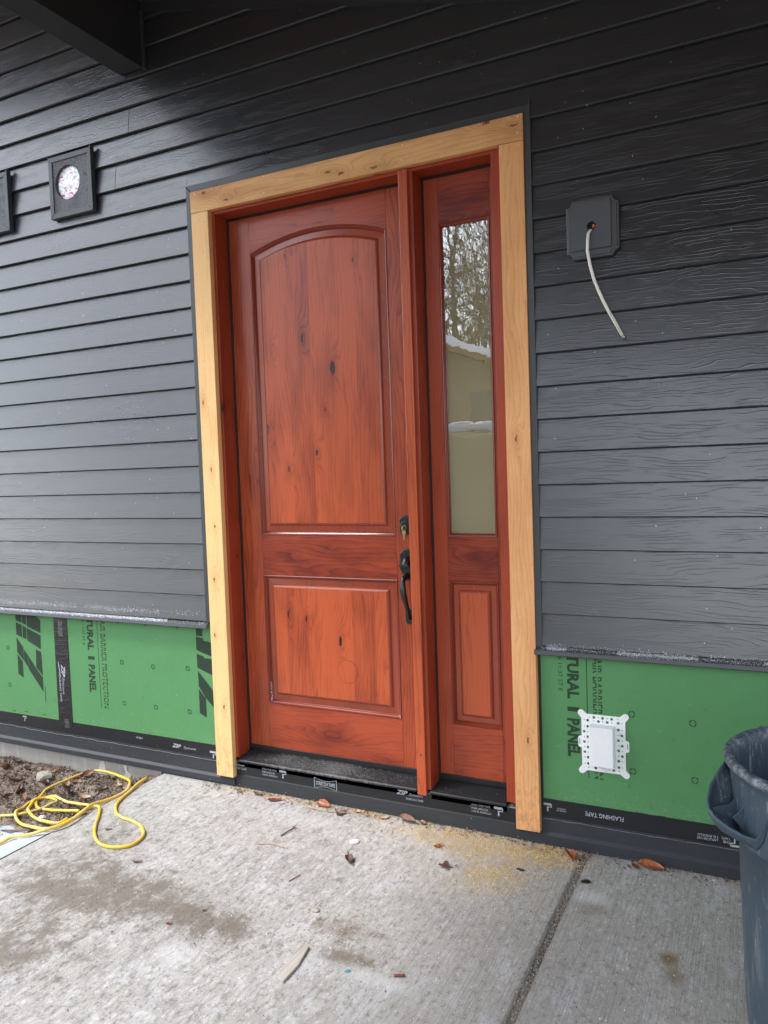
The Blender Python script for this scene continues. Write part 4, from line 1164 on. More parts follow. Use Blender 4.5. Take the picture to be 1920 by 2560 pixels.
MB().tube(cpts, 0.0062, 12, 0.5, up=(0.3, 1, 0.1)).build('sheath', Mcab, cb)
for dx in (-.003, .001, .004):
    MB().tube([(-0.466 + dx, -.056, 1.973), (-0.4605 + dx, -.055, 1.962)], .0009, 6).build('wire_end', Mcab, cb)
Mtx = M_INK
m = MB()
for i in range(14):
    t = .55 + .40 * i / 14; a = Vector((-0.529, -.0658, 2.101)); b = Vector((-0.466, -.0598, 1.972)); p = a.lerp(b, (t - .3) / .7)
    m.add([p + Vector((-.0012, 0, .0015)), p + Vector((.0012, 0, .0005)), p + Vector((.0018, 0, -.0015)), p + Vector((-.0006, 0, -.001))], [(0, 1, 2, 3)])
m.build('printed_marks', M_PRINT if False else M_INK, cb, fix=False)

# ================================================================== WHITE BOX ON THE SHEATHING
wb = empty('outlet_mounting_box', (-0.57, -0.002, 0.43), 'white perforated plastic mounting box fixed over the green sheathing', 'mounting box')
cu = bpy.data.curves.new('plate', 'CURVE'); cu.dimensions = '2D'; cu.fill_mode = 'BOTH'; cu.extrude = 0.0012; cu.resolution_u = 2
def poly_spline(pts):
    s = cu.splines.new('POLY'); s.points.add(len(pts) - 1); s.use_cyclic_u = True
    for i, (x, y) in enumerate(pts): s.points[i].co = (x, y, 0, 1)
ox, oz = -0.570, 0.435
def ear(cx, cz, dx, dz):
    # rounded ear pointing out along (dx, dz)
    out = []; b = math.atan2(dz, dx)
    for i in range(7):
        a = b - R(75) + R(150) * i / 6
        out.append((cx + 0.0125 * math.cos(a), cz + 0.0125 * math.sin(a)))
    return out
L_, R__, T_, B_ = -0.652, -0.487, 0.547, 0.323
o = []
o += [(L_ + .022, B_)] if False else []
# counter-clockwise from bottom-left ear
o += ear(-0.653, 0.321, -1, -1)
o += [(-0.632, 0.3235), (-0.507, 0.3235)]
o += ear(-0.486, 0.322, 1, -1)
o += [(R__, 0.342), (R__, 0.411), (R__ + .011, 0.414), (R__ + .0135, 0.419), (R__ + .0135, 0.450), (R__ + .011, 0.455), (R__, 0.458), (R__, 0.528)]
o += ear(-0.486, 0.548, 1, 1)
o += [(-0.507, 0.5465), (-0.632, 0.5465)]
o += ear(-0.653, 0.549, -1, 1)
o += [(L_, 0.528), (L_, 0.458), (L_ - .011, 0.455), (L_ - .0135, 0.450), (L_ - .0135, 0.419), (L_ - .011, 0.414), (L_, 0.411), (L_, 0.342)]
poly_spline([(x - ox, z - oz) for x, z in o])
def hole(x, z, r, n=10): poly_spline([(x - ox + r * math.cos(2 * math.pi * i / n), z - oz + r * math.sin(2 * math.pi * i / n)) for i in range(n)])
bigh = [(-0.604,.535),(-0.571,.535),(-0.537,.535),(-0.587,.5205),(-0.554,.5205),(-.628,.521),(-.513,.522),(-.513,.496),(-.500,.475),(-.513,.455),(-.4995,.435),(-.513,.415),(-.4995,.395),(-.513,.375),(-.513,.350),(-.642,.476),(-.642,.435),(-.641,.395),(-.628,.497),(-.628,.456),(-.628,.415),(-.628,.375),(-.628,.350),(-.600,.336),(-.532,.336)]
smh = [(-.6205,.535),(-.5875,.5355),(-.554,.5355),(-.515,.537),(-.604,.5215),(-.571,.5215),(-.5375,.521),(-.641,.521),(-.4995,.522),(-.4995,.4965),(-.513,.4755),(-.4995,.455),(-.513,.4352),(-.4995,.4145),(-.513,.395),(-.4995,.3745),(-.4995,.350),(-.641,.4965),(-.628,.476),(-.641,.456),(-.628,.4355),(-.641,.4155),(-.628,.395),(-.641,.375),(-.641,.350),(-.627,.335),(-.548,.3355),(-.512,.336)]
for x, z in bigh: hole(x, z, 0.0058)
for x, z in smh: hole(x, z, 0.0024, 8)
for x0_, z0_ in ((L_ - .0075, .435), (R__ + .0075, .435)):
    poly_spline([(x0_ - ox + a, z0_ - oz + b) for a, b in ((-.0016, -.0115), (.0016, -.0115), (.0016, .0115), (-.0016, .0115))])
po = bpy.data.objects.new('plate', cu); COL.objects.link(po); bpy.context.view_layer.update()
me = bpy.data.meshes.new_from_object(po.evaluated_get(bpy.context.evaluated_depsgraph_get()))
bpy.data.objects.remove(po); bpy.data.curves.remove(cu)
m = MB(); m.add([(v.co.x + ox, -0.0022 + v.co.z, v.co.y + oz) for v in me.vertices], [tuple(p.vertices) for p in me.polygons])
m.build('perforated_plate', M_WHITE, wb); bpy.data.meshes.remove(me)
m = MB(); rg = lambda d, y: [(-0.6175 + d, y, .3565 + d), (-.5245 - d * .6, y, .3565 + d), (-.5245 - d * .6, y, .5110 - d * .4), (-.6175 + d, y, .5110 - d * .4)]
m.loft([rg(0, -0.0036), rg(0.000, -0.030), rg(0.0015, -0.047), rg(.003, -0.0490)])
m.build('cover_box', M_WHITE, wb, bevel=0.0015)
MB().box(-.583, -.562, -.010, -.0036, .330, .340).build('latch_tab', M_WHITE, wb, bevel=.0008)
for (x, z) in ((-.655, .550), (-.484, .551), (-.655, .320), (-.484, .320)):
    MB().disc(x, z, .0030, -.0048, -.0035, 10).build('screw', M_NAIL, wb)

# ================================================================== TRASH CAN
can = empty('trash_can', (0.183, -0.785, 0.0), 'scuffed blue-grey plastic trash can standing open at the right edge', 'trash can')
CX, CY = 0.183, -0.785
prof_o = [(0.05, 0.012), (0.205, 0.010), (0.228, 0.018), (0.239, 0.045), (0.243, 0.10), (0.250, 0.35), (0.256, 0.545), (0.266, 0.548), (0.2695, 0.556), (0.271, 0.62), (0.275, 0.700),
          (0.279, 0.722), (0.287, 0.730), (0.2915, 0.738), (0.2905, 0.748), (0.284, 0.753), (0.272, 0.752), (0.266, 0.744), (0.262, 0.70), (0.250, 0.50), (0.238, 0.12), (0.22, 0.03), (0.05, 0.026)]
MB().lathe(prof_o, (CX, CY, 0), 72).build('can_body', M_CAN, can)
def cyl(r, phi, z): return (CX + r * math.cos(phi), CY + r * math.sin(phi), z)
def handle(off):
    top = [(182, .283, .722), (187, .302, .703), (193, .326, .675), (199, .342, .650), (203, .3455, .636), (207, .338, .624), (212, .318, .610), (217, .297, .600), (221, .281, .598), (224, .277, .622), (227, .2765, .660), (230, .2770, .705)]
    low = [(183, .272, .700), (186, .271, .660), (190, .270, .625), (195, .270, .598), (200, .270, .580), (205, .270, .570), (210, .270, .566), (215, .270, .566), (220, .270, .570), (224, .2705, .600), (227, .2712, .650), (230, .2722, .700)]
    K = 7; m = MB(); vs = []
    for (t_, l_) in zip(top, low):
        for k in range(K):
            u = k / (K - 1); bul = 0.020 * math.sin(math.pi * u) * max(0.0, (t_[1] - .285) / .06)
            vs.append(cyl(t_[1] + (l_[1] - t_[1]) * u + bul, R(off + t_[0] + (l_[0] - t_[0]) * u), t_[2] + (l_[2] - t_[2]) * u - bul * .5))
    n_ = len(top)
    m.add(vs, [(i * K + k, i * K + k + 1, (i + 1) * K + k + 1, (i + 1) * K + k) for i in range(n_ - 1) for k in range(K - 1)], True)
    o = m.build('handle', M_CAN, can)
    md = o.modifiers.new('thick', 'SOLIDIFY'); md.thickness = 0.006; md.offset = 0
    for ph_ in (197, 208):
        q = MB(); ph = R(off + ph_); e = 0.007; rr = .330 if ph_ < 200 else .300
        sec = [(.268, .655), (.285, .635), (rr, .625), (rr - .02, .600), (.268, .580)]
        a = [cyl(r_, ph - e, z_) for r_, z_ in sec]; b = [cyl(r_, ph + e, z_) for r_, z_ in sec]
        q.add(a + b, [(0, 1, 2, 3, 4), (9, 8, 7, 6, 5)] + [(i, (i + 1) % 5, 5 + (i + 1) % 5, 5 + i) for i in range(5)]).build('rib', M_CAN, o)
handle(0); handle(180)
# reinforcing webs under the rim towards the viewer
for dp in (R(222), R(236)):
    q = MB(); a = [cyl(0.2665, dp - .05, .70), cyl(0.275, dp - .02, .70), cyl(0.272, dp - .05, .60), cyl(0.2665, dp - .07, .60)]
    b = [cyl(0.2665, dp + .03, .70), cyl(0.2685, dp + .03, .70), cyl(0.2685, dp - .0, .60), cyl(0.2665, dp - .0, .60)]
    q.add(a + b, [(0, 1, 2, 3), (7, 6, 5, 4), (0, 4, 5, 1), (1, 5, 6, 2), (2, 6, 7, 3), (3, 7, 4, 0)]).build('web', M_CAN, can, bevel=.002)

# ================================================================== EXTENSION CORD
CA=[(-3.45,-0.735,-0.038),(-3.292,-0.672,-0.038),(-3.22,-0.632,-0.038),(-3.157,-0.603,-0.034),(-3.115,-0.552,-0.034),(-3.094,-0.502,-0.034),(-3.089,-0.451,-0.030),(-3.095,-0.417,-0.034),(-3.147,-0.401,-0.034),(-3.199,-0.414,-0.038),(-3.22,-0.459,-0.038),(-3.193,-0.535,-0.038),(-3.16,-0.591,-0.022),(-3.118,-0.628,-0.034),(-3.042,-0.656,-0.034),(-2.917,-0.693,-0.010),(-2.822,-0.708,0.006),(-2.792,-0.657,0.007),(-2.794,-0.575,0.007),(-2.807,-0.494,0.010),(-2.774,-0.461,0.012),(-2.726,-0.496,0.007),(-2.663,-0.573,0.007),(-2.598,-0.645,0.007),(-2.53,-0.699,0.007),(-2.469,-0.724,0.007),(-2.41,-0.717,0.007),(-2.366,-0.688,0.007),(-2.358,-0.634,0.007),(-2.39,-0.572,0.007),(-2.452,-0.525,0.007),(-2.525,-0.505,0.007),(-2.592,-0.494,0.007),(-2.653,-0.466,0.007),(-2.704,-0.419,0.007),(-2.738,-0.363,0.007),(-2.762,-0.285,0.007),(-2.787,-0.196,0.012),(-2.799,-0.121,0.014)]
CB=[(-3.06,-0.98,-0.034),(-2.988,-0.895,-0.028),(-2.942,-0.843,-0.018),(-2.93,-0.793,-0.012),(-2.848,-0.767,0.004),(-2.794,-0.719,0.016),(-2.766,-0.653,0.018),(-2.773,-0.567,0.018),(-2.801,-0.472,0.020),(-2.798,-0.387,0.007),(-2.785,-0.309,0.007),(-2.794,-0.252,0.012),(-2.845,-0.185,0.008),(-2.951,-0.104,-0.022),(-3.09,-0.05,-0.038),(-3.186,-0.04,-0.038),(-3.236,-0.059,-0.038),(-3.255,-0.14,-0.034),(-3.267,-0.245,-0.034),(-3.263,-0.324,-0.034),(-3.235,-0.391,-0.038),(-3.185,-0.46,-0.034),(-3.136,-0.498,-0.038),(-3.066,-0.505,-0.034),(-2.913,-0.512,-0.010),(-2.826,-0.519,0.006)]
CC=[(-2.824,-0.464,0.010),(-2.944,-0.427,-0.016),(-3.044,-0.411,-0.028),(-3.13,-0.394,-0.024),(-3.182,-0.407,-0.034),(-3.191,-0.462,-0.024),(-3.149,-0.531,-0.026),(-3.1,-0.567,-0.024),(-3.031,-0.594,-0.030),(-2.895,-0.647,0.000),(-2.818,-0.647,0.006),(-2.805,-0.606,0.012)]
def spline(pts, k=5):
    P_ = [Vector(p) for p in pts]; out = []
    for i in range(len(P_) - 1):
        p0, p1, p2, p3 = P_[max(i - 1, 0)], P_[i], P_[i + 1], P_[min(i + 2, len(P_) - 1)]
        for j in range(k):
            t = j / k
            out.append(0.5 * ((2 * p1) + (p2 - p0) * t + (2 * p0 - 5 * p1 + 4 * p2 - p3) * t * t + (3 * p1 - p0 - 3 * p2 + p3) * t ** 3))
    return out + [P_[-1]]
m = MB()
for c_ in (CA, CB, CC):
    sp_ = spline(c_, 6)
    sp_ = [p + Vector((mnoise.noise(p * 16) * .004, mnoise.noise(p * 16 + Vector((9, 0, 0))) * .004, 0)) for p in sp_]
    m.tube(sp_, [0.0069 + .0006 * mnoise.noise(p * 30) for p in sp_], 10)
tag(m.build('extension_cord', M_CORD, loc=(-2.9, -0.45, 0.0)), 'yellow extension cord looped loosely across the dirt and patio edge', 'cord')

# ================================================================== LEAVES AND SCRAPS
def leaf_mesh(L, W, curl, fold, serr=0.0, torn=0.0, n=12):
    vs, fs = [], []
    for i in range(n + 1):
        t = i / n; w = W * 0.5 * (math.sin(math.pi * min(1, t ** 0.8)) ** 0.75) + 0.0004
        if serr: w *= 1 + serr * (1 if i % 2 else -1) * .5
        if torn: w *= 1 - torn * max(0, mnoise.noise(Vector((t * 5, L * 300, 0)))) * 2
        for s_ in (-1, -.5, 0, .5, 1):
            x = (t - .5) * L; y = s_ * w
            z = abs(s_) ** 1.3 * w * fold + curl * L * ((t - .5) ** 2) * 2 + 0.0015 * mnoise.noise(Vector((x * 90, y * 90, L * 77)))
            vs.append((x, y, z))
    for i in range(n):
        for j in range(4): fs.append((i * 5 + j, i * 5 + j + 1, (i + 1) * 5 + j + 1, (i + 1) * 5 + j))
    zmn = min(v[2] for v in vs)
    me = bpy.data.meshes.new('leaf'); me.from_pydata([(x, y, z - zmn) for x, y, z in vs], [], fs)
    me.polygons.foreach_set('use_smooth', [True] * len(fs))
    return me
def leaf(x, y, z, L, W, rot, mat, label, curl=0.3, fold=0.5, serr=0.0, torn=0.0, tilt=(0, 0), group=None, cat='leaf', name='dead_leaf'):
    me = leaf_mesh(L, W, curl, fold, serr, torn); me.materials.append(mat)
    o = bpy.data.objects.new(name, me); COL.objects.link(o); o.location = (x, y, z + .0008)
    o.rotation_euler = (R(tilt[0]), R(tilt[1]), R(rot))
    return tag(o, label, cat, group)
leaf(-2.055, -0.078, 0, .072, .030, 28, M_LEAF[2], 'dark red dead leaf lying flat on the concrete near the left end of the sill', .2, .35)
leaf(-1.812, -0.040, 0.004, .078, .036, -14, M_LEAF[1], 'glossy rust-brown leaf leaning on the membrane under the stretch tape badge', .15, .8, tilt=(30, 0))
leaf(-1.640, -0.045, 0.002, .055, .024, -10, M_LEAF[4], 'pale torn leaf sunk in sawdust right of the glossy rust leaf', .3, .5, torn=.7)
leaf(-1.505, -0.055, 0, .052, .022, 30, M_LEAF[4], 'small tan leaf shred on sawdust below the lettering ZIP', .3, .4, torn=.8)
leaf(-1.395, -0.040, 0.004, .085, .034, -12, M_LEAF[0], 'long curled brown leaf against the membrane under the sill mullion', .25, 1.0, tilt=(15, 0))
leaf(-1.325, -0.040, 0.002, .042, .024, -30, M_LEAF[0], 'short brown leaf piece just right of the long curled leaf', .3, .8)
leaf(-1.187, -0.195, 0, .044, .020, 48, M_LEAF[1], 'small orange leaf resting on the sawdust before the sidelight', .3, .6)
leaf(-1.465, -0.435, 0, .085, .030, -55, M_LEAF[3], 'dark crumpled leaf alone in the middle of the concrete slab', .5, .9, torn=.8)
leaf(-1.094, -0.331, 0, .075, .050, 20, M_LEAF[3], 'shredded dark leaf clump below the orange leaf', .2, .4, torn=1.0)
leaf(-1.700, -0.085, 0, .06, .04, 70, M_LEAF[3], 'withered grey-brown leaf bits between sill and slab centre', .2, .4, torn=1.0)
leaf(-2.165, -0.055, 0.0, .05, .026, 10, M_LEAF[3], 'crumpled grey leaf by the foot of the left cedar leg', .3, .7, torn=.6)
leaf(-0.682, -0.090, 0, .070, .034, -62, M_LEAF[1], 'folded orange-brown leaf standing beside the joint of the slabs', .35, 1.5, torn=.3)
leaf(-0.395, -0.045, 0.003, .098, .046, -8, M_LEAF[1], 'large serrated rust-coloured leaf lying by the right membrane', .18, .5, serr=.10, tilt=(12, 0))
leaf(-0.448, -0.062, 0.001, .045, .026, -50, M_LEAF[2], 'broken red leaf tucked under the large serrated leaf', .2, .4, torn=.4)
leaf(-1.831, -1.042, 0, .022, .012, 20, M_LEAF[2], 'tiny red leaf fragment at the lower centre of the slab', .3, .4)
leaf(-1.770, -0.93, 0, .018, .012, 60, M_LEAF[3], 'tiny dark leaf crumb above the red fragment', .3, .4)
leaf(-2.24, -0.765, 0, .040, .012, 30, M_LEAF[3], 'thin dark leaf sliver on concrete below the cord loop', .3, .5)
leaf(-2.565, -0.60, 0, .034, .012, 35, M_LEAF[3], 'dark narrow sliver lying inside the cord loop', .3, .5)
G = 'curled brown leaves scattered on the dirt strip'
LD = [(-3.729, -0.205, 'darkest torn leaf at the left picture edge of the dirt strip'), (-3.727, -0.131, 'upright leaf nearest the foundation at the left end of the dirt'),
      (-3.607, -0.158, 'leaf by the foundation second from the left end'), (-3.474, -0.168, 'leaf directly left of the large tan stone'),
      (-3.394, -0.165, 'leaf between the large tan stone and the foundation'), (-3.197, -0.277, 'big crumpled leaf in the middle of the upper cord loop'),
      (-3.389, -0.462, 'long flat leaf left of the small cord coil'), (-3.375, -0.400, 'leaf lying just above the long flat leaf'),
      (-3.200, -0.197, 'leaf inside the upper cord loop towards the foundation'), (-2.916, -0.189, 'leaf tucked under the right bend of the cord'),
      (-3.217, -0.120, 'leaf against the foundation inside the cord loop'), (-2.980, -0.238, 'leaf left of the right cord bend on bare earth'),
      (-3.340, -0.275, 'leaf just below the large tan stone'), (-3.295, -0.440, 'leaf touching the left side of the small cord coil'),
      (-2.986, -0.346, 'leaf on the earth near the patio edge'), (-3.540, -.300, 'leaf alone left of the stone and away from the wall'),
      (-3.120, -.320, 'leaf near the small cord coil on its upper side')]
for i, (x, y, w_) in enumerate(LD):
    leaf(x, y, dirt_height(x, y) + .002, random.uniform(.05, .10), random.uniform(.028, .045), random.uniform(0, 360), M_LEAF[(0, 3, 3, 0, 4)[i % 5]], 'curled brown ' + w_, random.uniform(.2, .8), random.uniform(.5, 1.4), torn=random.uniform(0, .8), tilt=(random.uniform(-22, 22), random.uniform(-15, 15)), group=G)
leaf(-2.99, -0.70, dirt_height(-2.99, -.70) + .008, .20, .020, 28, M_LEAF[3], 'long dry grey blade of grass lying under the cord on the snow edge', .12, .5, name='dry_blade', cat='dry grass')
leaf(-3.06, -0.765, dirt_height(-3.06, -.76) + .008, .05, .024, 20, M_LEAF[2], 'red leaf on the snow patch at the left edge', .2, .4)

def rock(name, x, y, z, r, mat, label, cat, flat=.6, rot=0, stretch=1.0, group=None):
    bm = bmesh.new(); bmesh.ops.create_icosphere(bm, subdivisions=2, radius=1.0)
    for v in bm.verts:
        k = 1 + .35 * mnoise.noise(v.co * 1.6 + Vector((x * 50, y * 50, 0)))
        v.co = Vector((v.co.x * r * stretch * k, v.co.y * r * k, v.co.z * r * flat * k))
    me = bpy.data.meshes.new(name); bm.to_mesh(me); bm.free(); me.materials.append(mat)
    o = bpy.data.objects.new(name, me); COL.objects.link(o); o.location = (x, y, z + r * flat * .6); o.rotation_euler = (0, 0, R(rot))
    return tag(o, label, cat, group)
M_PLASTER = plain('plaster', (0.70, 0.68, 0.64), 0.9, var=.15, sc=50)
rock('plaster_chip', -1.517, -0.293, 0, .016, M_PLASTER, 'white plaster chip lying on the concrete below the badge', 'chip', .5, 40, 1.3)
rock('pebble', -1.411, -0.778, 0, .013, M_PEB, 'flat round pebble in the brown stain of the slab', 'pebble', .4, 0, 1.3)
rock('pebble', -3.395, -0.235, dirt_height(-3.395, -.235), .038, M_PEB, 'largest tan stone on the dirt strip', 'stone', .7, 20, 1.2)
rock('pebble', -3.02, -0.565, dirt_height(-3.02, -.565), .016, M_PLASTER, 'white stone beside the cord on the dirt', 'stone', .7, 20, 1.1)
rock('rubber_scrap', -0.597, -0.237, 0, .012, M_BLACK, 'black crumb of rubber right of the slab joint', 'scrap', .35, 20, 1.5)
rock('plastic_chip', -1.151, -1.019, 0, .007, plain('teal_plastic', (0.05, 0.25, 0.27), .4), 'tiny teal plastic chip at the slab foreground', 'chip', .3, 20, 1.3)
rock('rubber_scrap', -0.836, -0.244, 0, .008, M_BLACK, 'dark narrow scrap at the sawdust edge before the right casing leg', 'scrap', .3, -10, 2.6)
ws = MB().prism_z([(-1.331, -1.136), (-1.300, -1.143), (-1.300, -1.06), (-1.318, -0.968), (-1.343, -0.962), (-1.342, -1.04)], 0.001, 0.009).build('wood_scrap', wood_material('weathered_wood', 'y', (0.40, 0.37, 0.33), (0.22, 0.19, 0.16), (), .9, 60), loc=(-1.32, -1.05, 0), bevel=.001)
tag(ws, 'weathered grey wood sliver lying in the foreground of the slab', 'wood scrap')
def twig(pts, r, mat, label, name='twig'):
    o = MB().tube(spline(pts, 4), r, 6).build(name, mat, loc=pts[0]); tag(o, label, 'twig')
twig([(-1.875, -.085, .004), (-1.80, -.095, .006), (-1.74, -.085, .004), (-1.665, -.065, .004)], .0022, M_LEAF[4], 'pale bent twig below the glossy rust leaf')
twig([(-1.600, -.655, .003), (-1.585, -.60, .004)], .0018, M_LEAF[2], 'short straight red-brown twig at the slab centre')
twig([(-1.83, -.365, .003), (-1.822, -.33, .006), (-1.812, -.29, .008), (-1.825, -.275, .004)], .0028, M_LEAF[3], 'dark crooked twig on the left of the slab')
twig([(-1.88, -.46, .003), (-1.83, -.44, .005), (-1.76, -.445, .003)], .0020, M_LEAF[4], 'pale thin twig below the dark crooked twig')
twig([(-1.01, -.985, .004), (-.98, -.972, .004)], .0040, M_LEAF[2], 'short reddish bark stick at the lower slab edge', 'bark_stick')
twig([(-3.45, -.34, -.03), (-3.38, -.41, -.015), (-3.33, -.47, -.02)], .0018, M_LEAF[4], 'thin straight straw on the left of the dirt strip', 'straw')

# sawdust, gravel in the joint, crumbs
def saw():
    r = random.random()
    if r < .42: x, y = random.gauss(-1.14, .20), -abs(random.gauss(0.02, .11)) - .02
    elif r < .60: x, y = random.gauss(-.94, .10), random.gauss(-.33, .09)
    elif r < .74: x, y = random.gauss(-.77, .09), random.gauss(-.10, .05)
    else: x, y = random.uniform(-2.35, -1.2), -abs(random.gauss(0.014, .028)) - .016
    if y > -.02 or mnoise.noise(Vector((x * 11, y * 11, 2))) < -.22: return None
    return (x, y, random.uniform(.0005, .0028))
tag(flakes('sawdust', 15000, saw, M_SAW, None, (0.0012, 0.0034), loc=(-1.2, -.1, 0)), 'yellow sawdust scattered on the concrete in front of the sill', 'sawdust')
def jnt():
    return (random.gauss(-.6385, .010), random.uniform(-1.7, -.01), random.uniform(-.010, .001))
tag(flakes('joint_grit', 4200, jnt, M_PEB, None, (0.001, 0.0035), loc=(-.638, -.8, 0)), 'pale grit caught in the slab joint', 'grit')
def crumb():
    x, y = random.uniform(-2.78, .2), -random.random() ** 1.3 * 1.6 - .03
    return (x, y, random.uniform(0.0002, .0015))
tag(flakes('crumbs', 4200, crumb, M_PEB, None, (0.0012, 0.0038), loc=(-1.2, -.8, 0)), 'small stone crumbs strewn over the patio', 'crumbs')
tag(flakes('pale_crumbs', 3600, crumb, M_PLASTER, None, (0.0010, 0.0030), loc=(-1.2, -.8, 0)), 'white plaster crumbs strewn over the patio', 'crumbs')
BL = [(-2.42, -0.98, .22, .13), (-2.02, -0.95, .2, .1), (-1.64, -1.0, .14, .07), (-2.2, -1.32, .22, .13), (-1.25, -0.86, .10, .06), (-2.5, -.62, .16, .1)]
def grime():
    b = random.choice(BL); x, y = random.gauss(b[0], b[2]), random.gauss(b[1], b[3])
    if x < -2.77: return None
    return (x, y, random.uniform(0.0002, .0015))
tag(flakes('grime_crumbs', 5200, grime, M_DIRT, None, (0.0010, 0.0034), loc=(-2.0, -1, 0)), 'brown crumbs of soil over the stained parts of the slab', 'crumbs')
def clod():
    x, y = random.uniform(-4.0, -2.81), random.uniform(-.645, -.02)
    return (x, y, dirt_height(x, y) + .002)
tag(flakes('dirt_clods', 7000, clod, M_DIRT, None, (0.003, 0.014), loc=(-3.3, -.3, 0)), 'loose crumbs of earth over the dirt strip', 'earth')

def slivers(name, n, fn, mat, label, cat, lo, hi, wd, loc):
    m = MB()
    for _ in range(n):
        p = fn()
        if p is None: continue
        L, a = random.uniform(lo, hi) / 2, random.uniform(0, math.pi); w = wd * random.uniform(.5, 1.3)
        d = Vector((math.cos(a), math.sin(a), 0)) * L; e = Vector((-math.sin(a), math.cos(a), 0)) * w; u = Vector((0, 0, random.uniform(.001, .004)))
        p = Vector(p)
        m.add([p - d, p + e * .6 + u * .5, p + d * .9 + u, p - e + u * .3], [(0, 1, 2), (0, 2, 3), (0, 3, 1), (1, 3, 2)])
    o = m.build(name, mat, loc=loc, fix=False); tag(o, label, cat, kind='stuff')
def edge():
    x = random.uniform(-2.5, .1); return (x, -.015 - abs(random.gauss(.0, .035)) - (.0 if x > -2.3 else .01), random.uniform(.001, .006))
slivers('leaf_shreds', 420, edge, M_LEAF[3], 'brown leaf shreds gathered along the foot of the wall', 'litter', .006, .026, .004, (-1.2, -.03, 0))
slivers('wood_fibres', 380, edge, M_LEAF[4], 'pale wood fibres gathered along the foot of the wall', 'litter', .006, .024, .0018, (-1.2, -.03, 0))
def over():
    return (random.uniform(-2.7, .0), -random.random() * 1.5 - .05, random.uniform(.0005, .002))
slivers('grit_slivers', 300, over, M_LEAF[3], 'tiny dark slivers strewn over the slabs', 'litter', .004, .014, .002, (-1.2, -.7, 0))

# ================================================================== WHAT THE SIDELIGHT REFLECTS
def tree_mesh(seed, H=13.0):
    rnd = random.Random(seed); tr, cr = MB(), MB()
    base = [Vector((0, 0, -.1))]
    for i in range(1, 8): base.append(base[-1] + Vector((rnd.uniform(-.22, .22), rnd.uniform(-.22, .22), H / 7)))
    r0 = .13
    tr.tube(base, [r0 * (1 - .85 * i / 7) for i in range(8)], 7)
    def br(p, d, L, r, lv):
        pts = [p]; k = 4
        for i in range(k):
            d = (d + Vector((rnd.uniform(-.28, .28), rnd.uniform(-.28, .28), rnd.uniform(-.10, .25)))).normalized()
            pts.append(pts[-1] + d * L / k)
        cr.tube(pts, [r * (1 - .75 * i / k) for i in range(k + 1)], 4 if lv > 0 else 5)
        if lv < 2:
            for _ in range(6 if lv == 0 else 5):
                q = rnd.randint(1, k); a = rnd.uniform(0, 6.28)
                dd = (d + Vector((math.cos(a), math.sin(a), rnd.uniform(-.1, .5))) * .9).normalized()
                br(pts[q], dd, L * rnd.uniform(.4, .62), r * .5, lv + 1)
    for i in range(34):
        t = rnd.uniform(.16, .98); f = t * 7; k = min(6, int(f)); p = base[k].lerp(base[k + 1], f - k)
        a = rnd.uniform(0, 6.28); L = (1 - t) * 3.4 + .9
        br(p, Vector((math.cos(a), math.sin(a), rnd.uniform(.1, .8))).normalized(), L, r0 * .34 * (1 - .6 * t), 0)
    return tr, cr
protos = []
spots = [(-6.7, -19.0), (-8.9, -20.5), (-9.0, -26.0), (-11.6, -27.0), (-12.4, -33.0), (-15.0, -35.0), (-10.6, -31.0), (-7.6, -23.5), (-10.4, -23.0), (-13.5, -22.0), (-17.0, -26.0), (-18.5, -16.5), (-15.5, -13.0), (-5.0, -22.0), (-21, -20), (-13.0, -38.0), (-24.0, -27.0), (-11.0, -36.0)]
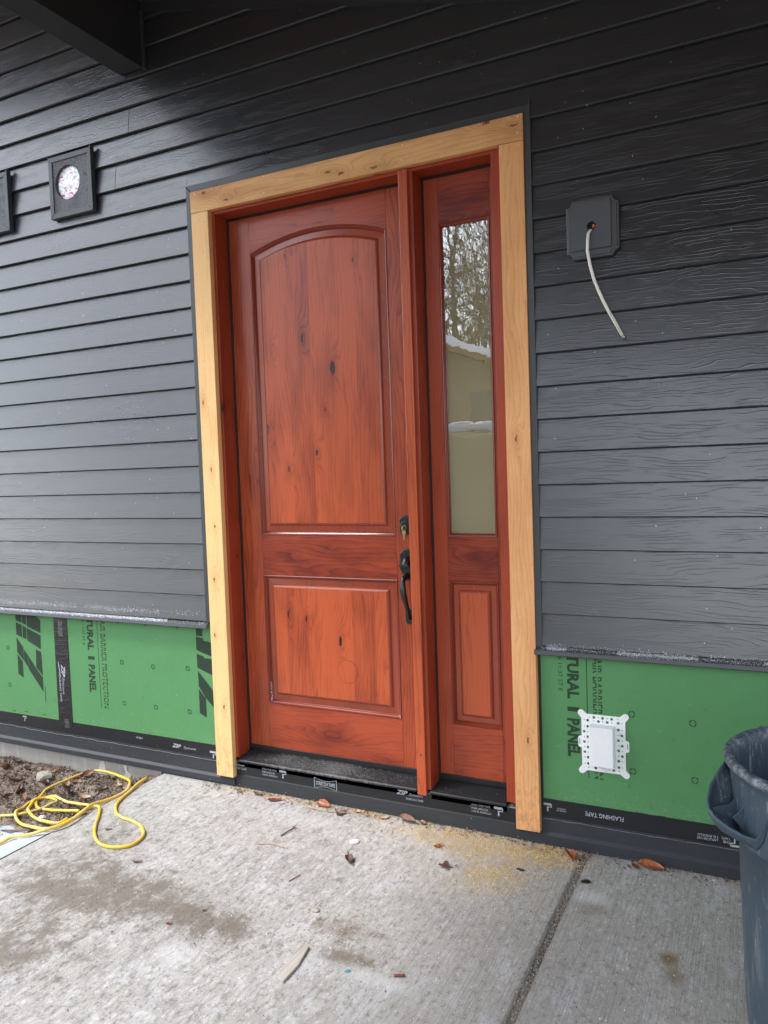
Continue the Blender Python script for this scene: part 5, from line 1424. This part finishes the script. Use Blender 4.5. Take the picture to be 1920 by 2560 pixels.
for i, (x, y) in enumerate(spots):
    if i < 4:
        tr, cr = tree_mesh(20 + i)
        e = bpy.data.objects.new('bare_tree', None); COL.objects.link(e)
        t_o = tr.build('trunk', M_BARK); t_o.parent = e
        c_o = cr.build('branches', M_BARK, fix=False); c_o.parent = e
        protos.append((e, t_o, c_o)); E0 = e
    else:
        e, t_o, c_o = protos[i % 4]; E0 = e.copy(); COL.objects.link(E0)
        for ch in (t_o, c_o):
            q = ch.copy(); COL.objects.link(q); q.parent = E0
    E0.location = (x, y, -.1); E0.rotation_euler = (0, 0, i * 1.7); s_ = .85 + .3 * random.random(); E0.scale = (s_, s_, s_)
    tag(E0, 'bare leafless tree of the wood across the yard mirrored in the sidelight', 'tree', 'bare trees across the yard')
nh = empty('neighbour_house', (-6.2, -13.0, 0), 'tan neighbouring house with snowy gable roof mirrored in the sidelight', 'house')
gx, gz = -5.7, 3.95
MB().prism([(-9.0, -.1), (-3.4, -.1), (-3.4, 2.95), (gx, 3.82), (-9.0, 2.66)], -16.0, -10.8).build('wall', M_HOUSE, nh)
for (xa, za, xb, zb) in ((gx, gz, -2.9, 2.88), (gx, gz, -9.5, 2.60)):
    MB().prism([(xa, za - .10), (xb, zb - .10), (xb, zb), (xa, za)], -16.3, -10.3).build('roof_slope', M_CEIL, nh)
    MB().prism([(xa, za + .003), (xb, zb + .003), (xb, zb + .13), (xa, za + .15)], -16.2, -10.35).build('roof_snow', M_SNOWR, nh)
for x, w0 in ((-4.75, .32), (-6.6, .5)):
    w_ = MB().box(x - w0, x + w0, -10.79, -10.76, 2.1, 2.95).build('window', M_HOUSE, nh)
    MB().box(x - w0 + .06, x + w0 - .06, -10.755, -10.74, 2.16, 2.89).build('pane', M_WIN, w_)
bk = empty('covered_trailer', (-5.2, -8.3, 0), 'tan box trailer with snow on its top mirrored in the sidelight', 'trailer')
MB().box(-7.2, -3.3, -9.1, -7.6, .45, 2.02).build('body', plain('trailer_paint', (0.20, 0.18, 0.12), .5), bk, bevel=.05)
MB().box(-7.15, -3.35, -9.05, -7.65, 2.025, 2.16).build('snow_cap', M_SNOW, bk, bevel=.04)
for x in (-6.3, -4.2):
    MB().add([(x + .33 * math.cos(2 * math.pi * i / 20), y, .23 + .33 * math.sin(2 * math.pi * i / 20)) for y in (-7.75, -7.55) for i in range(20)],
             [tuple(range(20)), tuple(range(20, 40))[::-1]] + [(i, (i + 1) % 20, 20 + (i + 1) % 20, 20 + i) for i in range(20)]).build('wheel', M_BLACK, bk)
